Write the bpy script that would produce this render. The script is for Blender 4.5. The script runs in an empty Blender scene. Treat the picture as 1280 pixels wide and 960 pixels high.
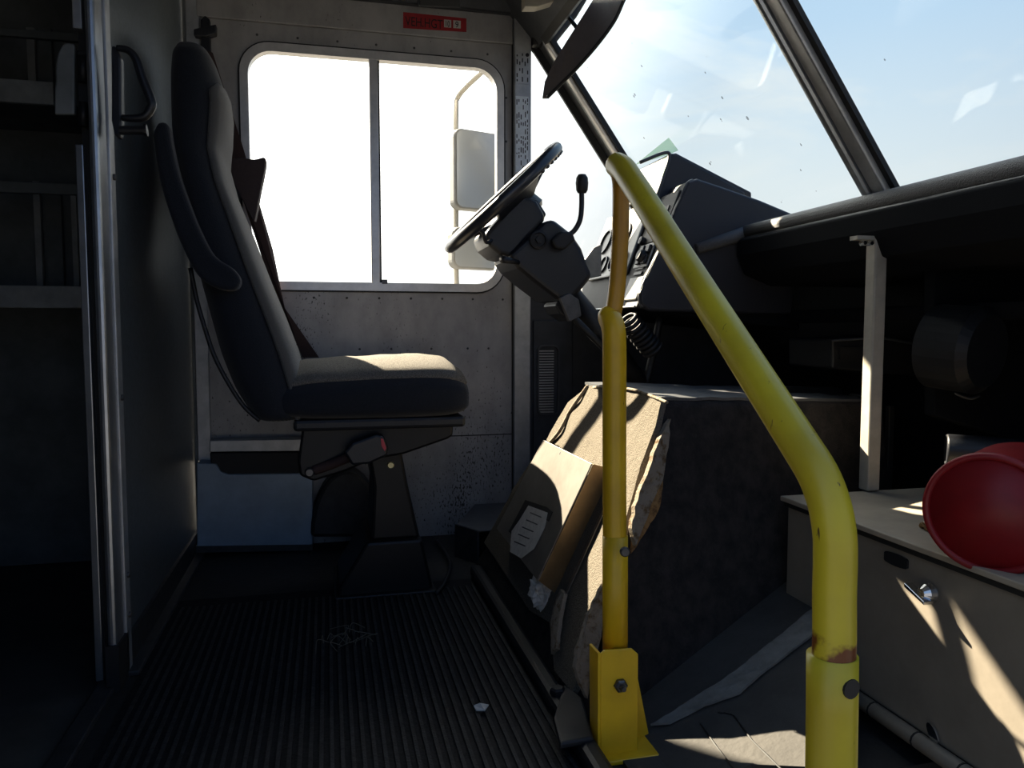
import bpy, bmesh, math, random
from mathutils import Vector, Matrix, noise
random.seed(7)
S = bpy.context.scene
COL = S.collection
# ---------------------------------------------------------------- camera
CAM = Vector((0.0, 0.0, 0.68)); YAW = math.radians(13.5); PITCH = math.radians(4.0); FPX = 960.0
cam = bpy.data.cameras.new('camera'); camo = bpy.data.objects.new('camera', cam); COL.objects.link(camo)
cam.sensor_width = 36.0; cam.lens = 27.0; cam.clip_start = 0.02; cam.clip_end = 500
camo.location = CAM; camo.rotation_euler = (math.radians(90) - PITCH, 0, -YAW)
S.camera = camo
# ---------------------------------------------------------------- colour management and exposure
S.view_settings.view_transform = 'Standard'; S.view_settings.look = 'None'
S.view_settings.exposure = 0.0; S.view_settings.gamma = 1.0; S.view_settings.use_curve_mapping = False
S.cycles.max_bounces = 8; S.cycles.diffuse_bounces = 4; S.cycles.transparent_max_bounces = 12
S.cycles.sample_clamp_indirect = 4.0; S.cycles.caustics_reflective = False
# ---------------------------------------------------------------- sun and sky
SUN_DIR = Vector((-0.53, 1.0, 0.79)).normalized()
sun = bpy.data.lights.new('sun', 'SUN'); sun.energy = 38.0; sun.angle = math.radians(0.6); sun.color = (1.0, 0.86, 0.66)
suno = bpy.data.objects.new('sun', sun); COL.objects.link(suno)
suno.rotation_euler = SUN_DIR.to_track_quat('Z', 'Y').to_euler(); suno.location = (-2, 8, 8)
W = bpy.data.worlds.new('sky'); S.world = W; W.use_nodes = True
nt = W.node_tree; N = nt.nodes; L = nt.links; N.clear()
def nd(t, **k):
    n = N.new(t)
    for a, v in k.items(): setattr(n, a, v)
    return n
tc = nd('ShaderNodeTexCoord'); sx = nd('ShaderNodeSeparateXYZ'); L.new(tc.outputs['Generated'], sx.inputs[0])
rmp = nd('ShaderNodeValToRGB'); L.new(sx.outputs['Z'], rmp.inputs[0])
e = rmp.color_ramp.elements
e[0].position = 0.0; e[0].color = (1.0, 1.0, 1.0, 1)
e[1].position = 1.0; e[1].color = (0.20, 0.40, 0.80, 1)
for p, c in ((0.10, (0.97, 0.99, 1.0)), (0.20, (0.84, 0.92, 1.0)), (0.34, (0.60, 0.78, 1.0)), (0.50, (0.46, 0.69, 0.98))):
    q = e.new(p); q.color = (*c, 1)
# thin high cloud
mp = nd('ShaderNodeMapping'); mp.inputs['Scale'].default_value = (2.2, 5.0, 9.0); mp.inputs['Rotation'].default_value = (0.2, 0.5, 0.3)
L.new(tc.outputs['Generated'], mp.inputs[0])
nz = nd('ShaderNodeTexNoise'); nz.inputs['Scale'].default_value = 1.0; nz.inputs['Detail'].default_value = 7; nz.inputs['Roughness'].default_value = 0.62
nz.inputs['Distortion'].default_value = 0.6
L.new(mp.outputs[0], nz.inputs['Vector'])
cr = nd('ShaderNodeValToRGB'); cr.color_ramp.elements[0].position = 0.50; cr.color_ramp.elements[0].color = (0, 0, 0, 1)
cr.color_ramp.elements[1].position = 0.78; cr.color_ramp.elements[1].color = (.75, .75, .75, 1); L.new(nz.outputs['Fac'], cr.inputs[0])
mixc = nd('ShaderNodeMix', data_type='RGBA'); L.new(cr.outputs[0], mixc.inputs[0]); L.new(rmp.outputs[0], mixc.inputs[6])
mixc.inputs[7].default_value = (1.0, 1.0, 1.0, 1)
# bright haze round the sun
dp = nd('ShaderNodeVectorMath', operation='DOT_PRODUCT'); L.new(tc.outputs['Generated'], dp.inputs[0]); dp.inputs[1].default_value = SUN_DIR
mr = nd('ShaderNodeMapRange', interpolation_type='SMOOTHSTEP'); L.new(dp.outputs['Value'], mr.inputs['Value'])
mr.inputs['From Min'].default_value = 0.60; mr.inputs['From Max'].default_value = 1.0; mr.inputs['To Min'].default_value = 0; mr.inputs['To Max'].default_value = 1.0
mixh = nd('ShaderNodeMix', data_type='RGBA'); L.new(mr.outputs[0], mixh.inputs[0]); L.new(mixc.outputs[2], mixh.inputs[6])
mixh.inputs[7].default_value = (4.5, 4.4, 4.2, 1)
# the sky away from the sun is a deeper, dimmer blue
mr2 = nd('ShaderNodeMapRange', interpolation_type='SMOOTHSTEP'); L.new(dp.outputs['Value'], mr2.inputs['Value'])
mr2.inputs['From Min'].default_value = -0.35; mr2.inputs['From Max'].default_value = 0.55; mr2.inputs['To Min'].default_value = 1.0; mr2.inputs['To Max'].default_value = 0.0
mixd = nd('ShaderNodeMix', data_type='RGBA', blend_type='MULTIPLY'); L.new(mr2.outputs[0], mixd.inputs[0]); L.new(mixh.outputs[2], mixd.inputs[6])
mixd.inputs[7].default_value = (.20, .29, .46, 1)
bgd = nd('ShaderNodeBackground'); L.new(mixd.outputs[2], bgd.inputs[0]); bgd.inputs['Strength'].default_value = 1.05
wo = nd('ShaderNodeOutputWorld'); L.new(bgd.outputs[0], wo.inputs[0])

# ---------------------------------------------------------------- measuring: a sight line met with a plane of the cab
_a, _p = YAW, PITCH
FWD = Vector((math.sin(_a)*math.cos(_p), math.cos(_a)*math.cos(_p), -math.sin(_p)))
RGT = Vector((math.cos(_a), -math.sin(_a), 0)); UPV = Vector((math.sin(_a)*math.sin(_p), math.cos(_a)*math.sin(_p), math.cos(_p)))
def ray(px, py): return FWD + RGT*((px-640)/FPX) + UPV*((480-py)/FPX)
def at(px, py, X=None, Y=None, Z=None, pl=None):
    d = ray(px, py)
    if X is not None: t = (X-CAM.x)/d.x
    elif Y is not None: t = (Y-CAM.y)/d.y
    elif Z is not None: t = (Z-CAM.z)/d.z
    else: t = (pl[0]-CAM).dot(pl[1])/d.dot(pl[1])
    return CAM + d*t

# ---------------------------------------------------------------- materials
MATS = {}
def mat(name, col, rough=0.6, metal=0.0, var=0.0, vscale=20, bump=0.0, bscale=60, col2=None, mask=None, spec=0.5, coat=0.0, stretch=(1,1,1), sheen=0):
    m = bpy.data.materials.new(name); m.use_nodes = True; t = m.node_tree; n = t.nodes; l = t.links
    b = n['Principled BSDF']; b.inputs['Base Color'].default_value = (*col, 1); b.inputs['Roughness'].default_value = rough
    b.inputs['Metallic'].default_value = metal; b.inputs['Specular IOR Level'].default_value = spec; b.inputs['Coat Weight'].default_value = coat
    b.inputs['Sheen Weight'].default_value = sheen
    tcn = n.new('ShaderNodeTexCoord'); mpn = n.new('ShaderNodeMapping'); mpn.inputs['Scale'].default_value = stretch
    l.new(tcn.outputs['Object'], mpn.inputs[0])
    if var or col2:
        a = n.new('ShaderNodeTexNoise'); a.inputs['Scale'].default_value = vscale; a.inputs['Detail'].default_value = 6; a.inputs['Roughness'].default_value = .65
        l.new(mpn.outputs[0], a.inputs['Vector'])
        r = n.new('ShaderNodeValToRGB'); lo, hi = mask or (0.35, 0.65)
        r.color_ramp.elements[0].position = lo; r.color_ramp.elements[1].position = hi
        c2 = col2 or tuple(c*(1-var) for c in col)
        r.color_ramp.elements[0].color = (*c2, 1); r.color_ramp.elements[1].color = (*col, 1)
        l.new(a.outputs['Fac'], r.inputs[0]); l.new(r.outputs[0], b.inputs['Base Color'])
    if bump:
        a = n.new('ShaderNodeTexNoise'); a.inputs['Scale'].default_value = bscale; a.inputs['Detail'].default_value = 4
        l.new(mpn.outputs[0], a.inputs['Vector'])
        bm_ = n.new('ShaderNodeBump'); bm_.inputs['Strength'].default_value = bump; bm_.inputs['Distance'].default_value = 0.004
        l.new(a.outputs['Fac'], bm_.inputs['Height']); l.new(bm_.outputs[0], b.inputs['Normal'])
    MATS[name] = m; return m
M = MATS
mat('wall_paint', (.30,.285,.27), .5, .25, var=.25, vscale=5, bump=.05)
mat('door_metal', (.42,.41,.405), .45, .3, col2=(.27,.262,.26), vscale=9, mask=(.30,.62), bump=.06, stretch=(1,1,.6))
mat('bulkhead_panel', (.105,.125,.14), .42, .3, var=.3, vscale=90, bump=.12, bscale=260)
mat('aluminium', (.48,.50,.52), .32, .85, var=.25, vscale=14)
mat('aluminium_dull', (.50,.51,.52), .45, .7, var=.25, vscale=20)
mat('window_frame', (.72,.70,.68), .35, .6, var=.2, vscale=20)
mat('gasket', (.012,.012,.012), .6)
mat('dark_cove', (.06,.065,.075), .6, .1, var=.3)
mat('cargo_wall', (.26,.28,.28), .6, .3, var=.4, vscale=6)
mat('cargo_light', (.62,.64,.62), .5, .4, var=.35, vscale=12)
mat('floor_dark', (.016,.016,.017), .7, var=.5, vscale=30, bump=.3, bscale=80)
mat('floor_edge', (.05,.052,.055), .5, .4, var=.4, vscale=30)
mat('cargo_floor', (.07,.066,.060), .7, var=.4, vscale=8)
mat('mat_rubber', (.012,.012,.014), .7, spec=.2, var=.55, vscale=40, bump=.3, bscale=120)
mat('mat_rib', (.040,.039,.040), .6, spec=.2, var=.6, vscale=60, bump=.3, bscale=200)
mat('toe_mat', (.055,.050,.044), .85, var=.35, vscale=10, bump=.4, bscale=90)
mat('seam_strip', (.20,.19,.17), .8, var=.4, vscale=25, bump=.3, bscale=120)
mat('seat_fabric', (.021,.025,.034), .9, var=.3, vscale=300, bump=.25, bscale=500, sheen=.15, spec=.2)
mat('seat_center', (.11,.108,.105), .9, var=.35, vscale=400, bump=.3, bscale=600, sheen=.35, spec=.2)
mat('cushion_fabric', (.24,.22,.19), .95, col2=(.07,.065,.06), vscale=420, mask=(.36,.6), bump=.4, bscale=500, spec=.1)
mat('seat_shell', (.012,.013,.016), .5, bump=.1, bscale=200)
mat('seat_metal', (.006,.0065,.008), .45, .3, var=.3)
mat('belt', (.055,.030,.028), .8, var=.2, vscale=200)
mat('arm_far_lit', (.05,.036,.04), .85, var=.2, vscale=100)  # brownish light on the far armrest is put into its colour
mat('black_plastic', (.009,.010,.014), .42, bump=.12, bscale=300)
mat('black_rubber', (.010,.010,.011), .6, bump=.2, bscale=120)
mat('wheel_rim', (.030,.033,.042), .28, bump=.05, bscale=200, spec=.6)
mat('pod_plastic', (.022,.023,.030), .5, bump=.2, bscale=420)
mat('dash_vinyl', (.12,.117,.118), .55, bump=.9, bscale=420)
mat('dash_dark', (.007,.008,.010), .85, bump=.1, spec=.12)
mat('panel_grey', (.085,.088,.095), .5, var=.2)
mat('face_grey', (.035,.036,.038), .6, var=.3)
mat('panel_white', (.24,.24,.23), .35, .4, var=.3, vscale=30)
mat('panel_beige', (.075,.066,.052), .5, var=.2)
mat('gauge_face', (.01,.01,.012), .3)
mat('chrome', (.7,.7,.7), .18, 1.0)
mat('bolt_grey', (.12,.12,.125), .4, .8, var=.3, vscale=60)
mat('bolt_brass', (.50,.45,.25), .4, .7)
mat('box_metal', (.34,.42,.50), .45, .3, var=.2, vscale=12)
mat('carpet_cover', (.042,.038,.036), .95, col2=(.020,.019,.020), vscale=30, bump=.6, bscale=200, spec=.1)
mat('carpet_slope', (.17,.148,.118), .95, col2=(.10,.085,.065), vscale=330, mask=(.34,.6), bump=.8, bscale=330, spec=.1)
mat('carpet_back', (.26,.22,.17), .95, col2=(.12,.07,.03), vscale=60, mask=(.34,.5), bump=.7, bscale=250, spec=.1)
mat('foam_brown', (.30,.17,.07), .95, col2=(.10,.055,.025), vscale=90, mask=(.34,.55), bump=.8, bscale=200, spec=.1)
mat('sheet_metal', (.21,.19,.165), .42, .35, var=.25, vscale=14)
mat('sheet_side', (.36,.24,.12), .4, .6, var=.3, vscale=14)
mat('paper', (.55,.53,.50), .7, var=.2, vscale=60, bump=.2, bscale=120)
mat('tissue', (.62,.57,.50), .9, bump=.5, bscale=120)
mat('stanchion', (.50,.46,.38), .5, .1, var=.25, vscale=14)
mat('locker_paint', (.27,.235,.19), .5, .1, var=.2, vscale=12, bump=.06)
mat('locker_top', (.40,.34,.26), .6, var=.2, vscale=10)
mat('red_plastic', (.27,.010,.014), .45, var=.25, vscale=14, bump=.05, spec=.4)
mat('sign_red', (.36,.014,.02), .5, var=.2, vscale=40)
mat('sign_white', (.55,.52,.50), .6)
mat('ink_dark', (.03,.008,.010), .6)
mat('ink_black', (.008,.008,.008), .6)
mat('label_grey', (.78,.82,.84), .5, .2, var=.15, vscale=50)
mat('visor', (.16,.135,.125), .6, var=.15, bump=.1)
mat('mirror_shell', (.30,.30,.29), .5, var=.2)
mat('mirror_arm', (.55,.52,.45), .4, .3)
mat('concrete', (.10,.098,.095), .9, var=.25, vscale=.5)
mat('straw', (.14,.13,.10), .9)
mat('dark_box', (.02,.021,.023), .5, .2, var=.3)
mat('button_red', (.55,.05,.07), .5)
mat('sticker_brown', (.13,.05,.03), .5)
mat('mirror_glass', (.62,.64,.64), .22, .35)
mat('roof_paint', (.30,.30,.29), .6, var=.2)
def yellow(name, base, rust=False):
    m = bpy.data.materials.new(name); m.use_nodes = True; t = m.node_tree; n = t.nodes; l = t.links; b = n['Principled BSDF']
    tcn = n.new('ShaderNodeTexCoord')
    a = n.new('ShaderNodeTexNoise'); a.inputs['Scale'].default_value = 9; a.inputs['Detail'].default_value = 5; l.new(tcn.outputs['Object'], a.inputs['Vector'])
    r = n.new('ShaderNodeValToRGB'); r.color_ramp.elements[0].color = (base[0]*.78, base[1]*.74, base[2], 1); r.color_ramp.elements[1].color = (*base, 1)
    r.color_ramp.elements[0].position = .35; r.color_ramp.elements[1].position = .6; l.new(a.outputs['Fac'], r.inputs[0])
    mp_ = n.new('ShaderNodeMapping'); mp_.inputs['Scale'].default_value = (1, 1, .25); mp_.inputs['Rotation'].default_value = (.5, .2, 0); l.new(tcn.outputs['Object'], mp_.inputs[0])
    w = n.new('ShaderNodeTexNoise'); w.inputs['Scale'].default_value = 85; w.inputs['Detail'].default_value = 3; w.inputs['Distortion'].default_value = 1.0; l.new(mp_.outputs[0], w.inputs['Vector'])
    r2 = n.new('ShaderNodeValToRGB'); r2.color_ramp.elements[0].position = .24; r2.color_ramp.elements[1].position = .29
    r2.color_ramp.elements[0].color = (1,1,1,1); r2.color_ramp.elements[1].color = (0,0,0,1); l.new(w.outputs['Fac'], r2.inputs[0])
    mx = n.new('ShaderNodeMix'); mx.data_type = 'RGBA'; l.new(r2.outputs[0], mx.inputs[0]); l.new(r.outputs[0], mx.inputs[6]); mx.inputs[7].default_value = (.10,.05,.02,1)
    last = mx.outputs[2]
    if rust:   # rust round the pipe joint, a stain with its own ragged shape
        sp = n.new('ShaderNodeSeparateXYZ'); l.new(tcn.outputs['Object'], sp.inputs[0])
        q = n.new('ShaderNodeTexNoise'); q.inputs['Scale'].default_value = 45; q.inputs['Detail'].default_value = 5; l.new(tcn.outputs['Object'], q.inputs['Vector'])
        k = n.new('ShaderNodeMath'); k.operation = 'MULTIPLY_ADD'; l.new(q.outputs['Fac'], k.inputs[0]); k.inputs[1].default_value = .09; l.new(sp.outputs['Z'], k.inputs[2])
        v = n.new('ShaderNodeMapRange'); l.new(k.outputs[0], v.inputs['Value']); v.inputs['From Min'].default_value = rust + .062; v.inputs['From Max'].default_value = rust + .05
        m2 = n.new('ShaderNodeMix'); m2.data_type = 'RGBA'; l.new(v.outputs[0], m2.inputs[0]); l.new(last, m2.inputs[6]); m2.inputs[7].default_value = (.16,.045,.012,1); last = m2.outputs[2]
    l.new(last, b.inputs['Base Color']); b.inputs['Roughness'].default_value = .38
    MATS[name] = m
yellow('yellow_paint', (.66,.51,.025)); yellow('yellow_sleeve', (.86,.52,.015)); yellow('yellow_shaded', (.66,.34,.03)); yellow('yellow_rusty', (.66,.51,.025), at(1041,818,X=.445).z)
def glassmat(name, tint, refl, specks=0.0):
    m = bpy.data.materials.new(name); m.use_nodes = True; t = m.node_tree; n = t.nodes; l = t.links; n.clear()
    tr = n.new('ShaderNodeBsdfTransparent'); tr.inputs[0].default_value = (*tint, 1)
    gl = n.new('ShaderNodeBsdfGlossy'); gl.inputs['Roughness'].default_value = .02
    lw = n.new('ShaderNodeLayerWeight'); pw = n.new('ShaderNodeMath'); pw.operation = 'POWER'; l.new(lw.outputs['Facing'], pw.inputs[0]); pw.inputs[1].default_value = 4.0
    fr = n.new('ShaderNodeMath'); fr.operation = 'MULTIPLY_ADD'; l.new(pw.outputs[0], fr.inputs[0]); fr.inputs[1].default_value = .4; fr.inputs[2].default_value = refl
    mx = n.new('ShaderNodeMixShader'); l.new(fr.outputs[0], mx.inputs[0]); l.new(tr.outputs[0], mx.inputs[1]); l.new(gl.outputs[0], mx.inputs[2])
    o = n.new('ShaderNodeOutputMaterial'); last = mx.outputs[0]
    if specks:   # dried insect and dirt specks on the pane
        df = n.new('ShaderNodeBsdfDiffuse'); df.inputs[0].default_value = (.05,.045,.04,1)
        tcn = n.new('ShaderNodeTexCoord'); mp_ = n.new('ShaderNodeMapping'); mp_.inputs['Scale'].default_value = (1, 1, .6); l.new(tcn.outputs['Object'], mp_.inputs[0])
        vo = n.new('ShaderNodeTexVoronoi'); vo.inputs['Scale'].default_value = 16; l.new(mp_.outputs[0], vo.inputs['Vector'])
        wn = n.new('ShaderNodeTexWhiteNoise'); l.new(vo.outputs['Position'], wn.inputs['Vector'])
        ml = n.new('ShaderNodeMath'); ml.operation = 'MULTIPLY'; l.new(wn.outputs['Value'], ml.inputs[0]); ml.inputs[1].default_value = .085
        cp = n.new('ShaderNodeMath'); cp.operation = 'LESS_THAN'; l.new(vo.outputs['Distance'], cp.inputs[0]); l.new(ml.outputs[0], cp.inputs[1])
        dm = n.new('ShaderNodeMath'); dm.operation = 'MULTIPLY'; l.new(cp.outputs[0], dm.inputs[0]); dm.inputs[1].default_value = specks
        m2 = n.new('ShaderNodeMixShader'); l.new(dm.outputs[0], m2.inputs[0]); l.new(last, m2.inputs[1]); l.new(df.outputs[0], m2.inputs[2]); last = m2.outputs[0]
    l.new(last, o.inputs[0]); MATS[name] = m
glassmat('glass_side', (.96,.97,.96), .02); glassmat('glass_screen', (.93,.96,.95), .02, .6); glassmat('glass_green', (.72,.82,.72), .06)
def speckled():   # bare metal flecked with black mildew below the window
    m = M['door_metal']; n = m.node_tree.nodes; l = m.node_tree.links; b = n['Principled BSDF']
    src = b.inputs['Base Color'].links[0].from_socket
    tcn = n.new('ShaderNodeTexCoord'); mp_ = n.new('ShaderNodeMapping'); mp_.inputs['Scale'].default_value = (1,1,.45); l.new(tcn.outputs['Object'], mp_.inputs[0])
    a = n.new('ShaderNodeTexNoise'); a.inputs['Scale'].default_value = 120; a.inputs['Detail'].default_value = 3; l.new(mp_.outputs[0], a.inputs['Vector'])
    c = n.new('ShaderNodeTexNoise'); c.inputs['Scale'].default_value = 5; l.new(mp_.outputs[0], c.inputs['Vector'])
    s = n.new('ShaderNodeMath'); s.operation = 'MULTIPLY_ADD'; l.new(c.outputs['Fac'], s.inputs[0]); s.inputs[1].default_value = .45; l.new(a.outputs['Fac'], s.inputs[2])
    r = n.new('ShaderNodeMapRange'); sp = n.new('ShaderNodeSeparateXYZ'); l.new(tcn.outputs['Object'], sp.inputs[0]); zg = n.new('ShaderNodeMapRange'); l.new(sp.outputs['Z'], zg.inputs['Value'])
    zg.inputs['From Min'].default_value = .95; zg.inputs['From Max'].default_value = .75; zg.inputs['To Min'].default_value = -.10; zg.inputs['To Max'].default_value = 0
    ad = n.new('ShaderNodeMath'); ad.operation = 'ADD'; l.new(s.outputs[0], ad.inputs[0]); l.new(zg.outputs[0], ad.inputs[1])
    a.inputs['Scale'].default_value = 190
    l.new(ad.outputs[0], r.inputs['Value']); r.inputs['From Min'].default_value = .85; r.inputs['From Max'].default_value = .92
    mx = n.new('ShaderNodeMix'); mx.data_type = 'RGBA'; l.new(r.outputs[0], mx.inputs[0]); l.new(src, mx.inputs[6]); mx.inputs[7].default_value = (.05,.045,.04,1)
    l.new(mx.outputs[2], b.inputs['Base Color'])
speckled()

# ---------------------------------------------------------------- builders
ORG = {}
def root(name, label, cat, loc, group=None):
    o = bpy.data.objects.new(name, None); COL.objects.link(o); o.empty_display_size = .05; o.location = Vector(loc)
    o['label'] = label; o['category'] = cat
    if group: o['group'] = group
    ORG[o.name] = Vector(loc); return o
def sroot(name, loc=(0,0,0)):
    o = bpy.data.objects.new(name, None); COL.objects.link(o); o.location = Vector(loc); o['kind'] = 'structure'; ORG[o.name] = Vector(loc); return o
def tag(o, label, cat, group=None):
    o['label'] = label; o['category'] = cat
    if group: o['group'] = group
    return o
def structure(o): o['kind'] = 'structure'; return o
def mk(name, geo, m, parent=None, smooth=False, bevel=0, seg=2, sub=0):
    """geo: (verts, faces) in cab coordinates -> one mesh object"""
    vs, fs = geo; vs = [Vector(v) for v in vs]
    if parent is None:
        xs = [v.x for v in vs]; ys = [v.y for v in vs]; zs = [v.z for v in vs]
        org = Vector(((min(xs)+max(xs))/2, (min(ys)+max(ys))/2, min(zs)))
    else: org = ORG[parent.name]
    me = bpy.data.meshes.new(name); me.from_pydata([v-org for v in vs], [], fs)
    bm = bmesh.new(); bm.from_mesh(me); bmesh.ops.recalc_face_normals(bm, faces=bm.faces); bm.to_mesh(me); bm.free()
    me.materials.append(M[m]); o = bpy.data.objects.new(name, me); COL.objects.link(o)
    if parent is None: o.location = org
    else:
        o.parent = parent
    if smooth:
        for p in me.polygons: p.use_smooth = True
    if bevel:
        b = o.modifiers.new('bevel', 'BEVEL'); b.width = bevel; b.segments = seg; b.limit_method = 'ANGLE'; b.angle_limit = math.radians(35)
        if smooth:
            pass
    if sub:
        s = o.modifiers.new('subdivision', 'SUBSURF'); s.levels = sub; s.render_levels = sub
    # children of a mesh sit in the same frame as the mesh: their own offset is nil
    ORG[o.name] = org
    return o
def join(*geos):
    V, F = [], []
    for v, f in geos:
        k = len(V); V += [Vector(q) for q in v]; F += [tuple(i+k for i in q) for q in f]
    return V, F
def box(x0, x1, y0, y1, z0, z1):
    v = [(x,y,z) for x in (x0,x1) for y in (y0,y1) for z in (z0,z1)]
    return v, [(0,1,3,2),(4,6,7,5),(0,4,5,1),(2,3,7,6),(0,2,6,4),(1,5,7,3)]
def slab(quad, thick, n=None):
    """flat outline (list of 3D points) given a thickness along its normal"""
    q = [Vector(p) for p in quad]
    if n is None:
        n = Vector((0,0,0))
        for i in range(len(q)):
            a, b = q[i], q[(i+1) % len(q)]; n += Vector(((a.y-b.y)*(a.z+b.z), (a.z-b.z)*(a.x+b.x), (a.x-b.x)*(a.y+b.y)))
    n = Vector(n).normalized(); k = len(q)
    v = q + [p + n*thick for p in q]
    f = [tuple(range(k)), tuple(range(2*k-1, k-1, -1))] + [(i, (i+1) % k, k+(i+1) % k, k+i) for i in range(k)]
    return v, f
def prism(pts, Y0, Y1):
    """outline measured in the photo on the plane Y=Y0, run straight back to Y1"""
    return slab([at(x, y, Y=Y0) for x, y in pts], Y1-Y0, (0,1,0))
def profile(pts, Y0, Y1):
    """outline in cab X,Z run along Y"""
    return slab([Vector((x, Y0, z)) for x, z in pts], Y1-Y0, (0,1,0))
def frame_of(d):
    d = d.normalized(); u = Vector((0,0,1)) if abs(d.z) < .95 else Vector((0,1,0))
    a = d.cross(u).normalized(); return a, d.cross(a).normalized()
def smoothpath(pts, n=6):
    P = [Vector(p) for p in pts]; out = []
    for i in range(len(P)-1):
        p0 = P[max(i-1,0)]; p1 = P[i]; p2 = P[i+1]; p3 = P[min(i+2,len(P)-1)]
        for j in range(n):
            t = j/n; out.append(.5*((2*p1)+(p2-p0)*t+(2*p0-5*p1+4*p2-p3)*t*t+(3*p1-p0-3*p2+p3)*t**3))
    out.append(P[-1]); return out
def tube(pts, r, seg=12, cap=True, hollow=0):
    P = [Vector(p) for p in pts]; n = len(P); R = r if isinstance(r, (list, tuple)) else [r]*n
    V, F = [], []; prev = None
    for i, p in enumerate(P):
        d = (P[min(i+1,n-1)] - P[max(i-1,0)]).normalized()
        if prev is None: a, b = frame_of(d)
        else:
            a = (prev - d*prev.dot(d)).normalized(); b = d.cross(a)
        prev = a
        for k in range(seg):
            t = 2*math.pi*k/seg; V.append(p + (a*math.cos(t)+b*math.sin(t))*R[i])
    for i in range(n-1):
        for k in range(seg):
            F.append((i*seg+k, i*seg+(k+1) % seg, (i+1)*seg+(k+1) % seg, (i+1)*seg+k))
    if cap: F.append(tuple(range(seg-1,-1,-1))); F.append(tuple((n-1)*seg+k for k in range(seg)))
    return V, F
def lathe(prof, origin, axis, seg=32):
    """prof: (radius, along) pairs turned round the axis"""
    o = Vector(origin); d = Vector(axis).normalized(); a, b = frame_of(d); V, F = [], []
    for r, h in prof:
        for k in range(seg):
            t = 2*math.pi*k/seg; V.append(o + d*h + (a*math.cos(t)+b*math.sin(t))*max(r, 1e-4))
    for i in range(len(prof)-1):
        for k in range(seg): F.append((i*seg+k, i*seg+(k+1) % seg, (i+1)*seg+(k+1) % seg, (i+1)*seg+k))
    F.append(tuple(range(seg-1,-1,-1))); F.append(tuple((len(prof)-1)*seg+k for k in range(seg)))
    return V, F
def torus(c, axis, R, r, seg=56, rs=12):
    c = Vector(c); d = Vector(axis).normalized(); a, b = frame_of(d); V, F = [], []
    for i in range(seg):
        t = 2*math.pi*i/seg; e_ = a*math.cos(t)+b*math.sin(t)
        for k in range(rs):
            s = 2*math.pi*k/rs; V.append(c + e_*(R+r*math.cos(s)) + d*(r*math.sin(s)))
    for i in range(seg):
        for k in range(rs): F.append((i*rs+k, i*rs+(k+1) % rs, ((i+1) % seg)*rs+(k+1) % rs, ((i+1) % seg)*rs+k))
    return V, F
def bolt(c, axis, r, h=.008, hexed=True):
    return lathe([(r, 0), (r, h*.7), (r*.75, h), (.0, h)], c, axis, 6 if hexed else 16)
def ring(outer, inner, y0, y1):
    """outer and inner loops of (x,z), equal counts, given thickness y0..y1"""
    k = len(outer); V = [(x,y0,z) for x,z in outer]+[(x,y0,z) for x,z in inner]+[(x,y1,z) for x,z in outer]+[(x,y1,z) for x,z in inner]
    F = []
    for i in range(k):
        j = (i+1) % k
        F += [(i,j,k+j,k+i), (2*k+i,3*k+i,3*k+j,2*k+j), (i,2*k+i,2*k+j,j), (k+i,k+j,3*k+j,3*k+i)]
    return V, F
def rrect(x0, x1, z0, z1, r, n=8):
    out = []
    for cx, cz, a0 in ((x1-r,z1-r,0),(x0+r,z1-r,90),(x0+r,z0+r,180),(x1-r,z0+r,270)):
        for i in range(n+1):
            t = math.radians(a0+90*i/n); out.append((cx+r*math.cos(t), cz+r*math.sin(t)))
    return out
def rect_like(x0, x1, z0, z1, n=8):
    out = []
    C = ((x1,z1),(x0,z1),(x0,z0),(x1,z0))
    for c, (x, z) in enumerate(C): out += [(x, z)]*(n+1)
    return out
def text(name, s, size, pos, xdir, ydir, m, parent, ext=.0006, xscale=1.0):
    cu = bpy.data.curves.new(name, 'FONT'); cu.body = s; cu.size = size; cu.extrude = ext; cu.align_x = 'LEFT'
    tmp = bpy.data.objects.new('t', cu); COL.objects.link(tmp)
    me = tmp.evaluated_get(bpy.context.evaluated_depsgraph_get()).to_mesh()
    x = Vector(xdir).normalized(); y = Vector(ydir).normalized(); z = x.cross(y)
    vs = [Vector(pos) + x*v.co.x*xscale + y*v.co.y + z*v.co.z for v in me.vertices]; fs = [tuple(p.vertices) for p in me.polygons]
    bpy.data.objects.remove(tmp); bpy.data.curves.remove(cu)
    return mk(name, (vs, fs), m, parent)
def child_fix():
    """meshes below a mesh share its frame"""
    pass

# ================================================================ STRUCTURE
YW = 2.50            # inner face of the driver-side wall
XB = -0.40           # cab face of the bulkhead
YP = 0.36            # passenger-side wall
ground = structure(mk('ground', box(-40, 60, -40, 60, -.93, -.90), 'concrete'))
# floors
structure(mk('floor', box(XB-.04, 1.50, .98, YW, -.05, 0), 'floor_dark'))
structure(mk('floor_cargo', box(-2.2, XB-.04, YP, YW, -.05, -.004), 'cargo_floor'))
structure(mk('floor_step', join(box(XB, 1.5, .30, .98, -.34, -.30), box(XB, 1.5, .96, .98, -.30, -.05)), 'floor_dark'))
# driver-side wall
x_l = at(248, 400, Y=YW).x; x_r = .603
wx0 = at(313, 250, Y=YW).x; wx1 = at(621, 250, Y=YW).x; wz0 = at(465, 355, Y=YW).z; wz1 = at(465, 74, Y=YW).z
door = sroot('door_1', (0.1, YW, 0))
mk('door_panel', ring(rect_like(x_l, x_r, .0, 1.70), rrect(wx0, wx1, wz0, wz1, .075), YW, YW+.03), 'door_metal', door)
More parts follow.
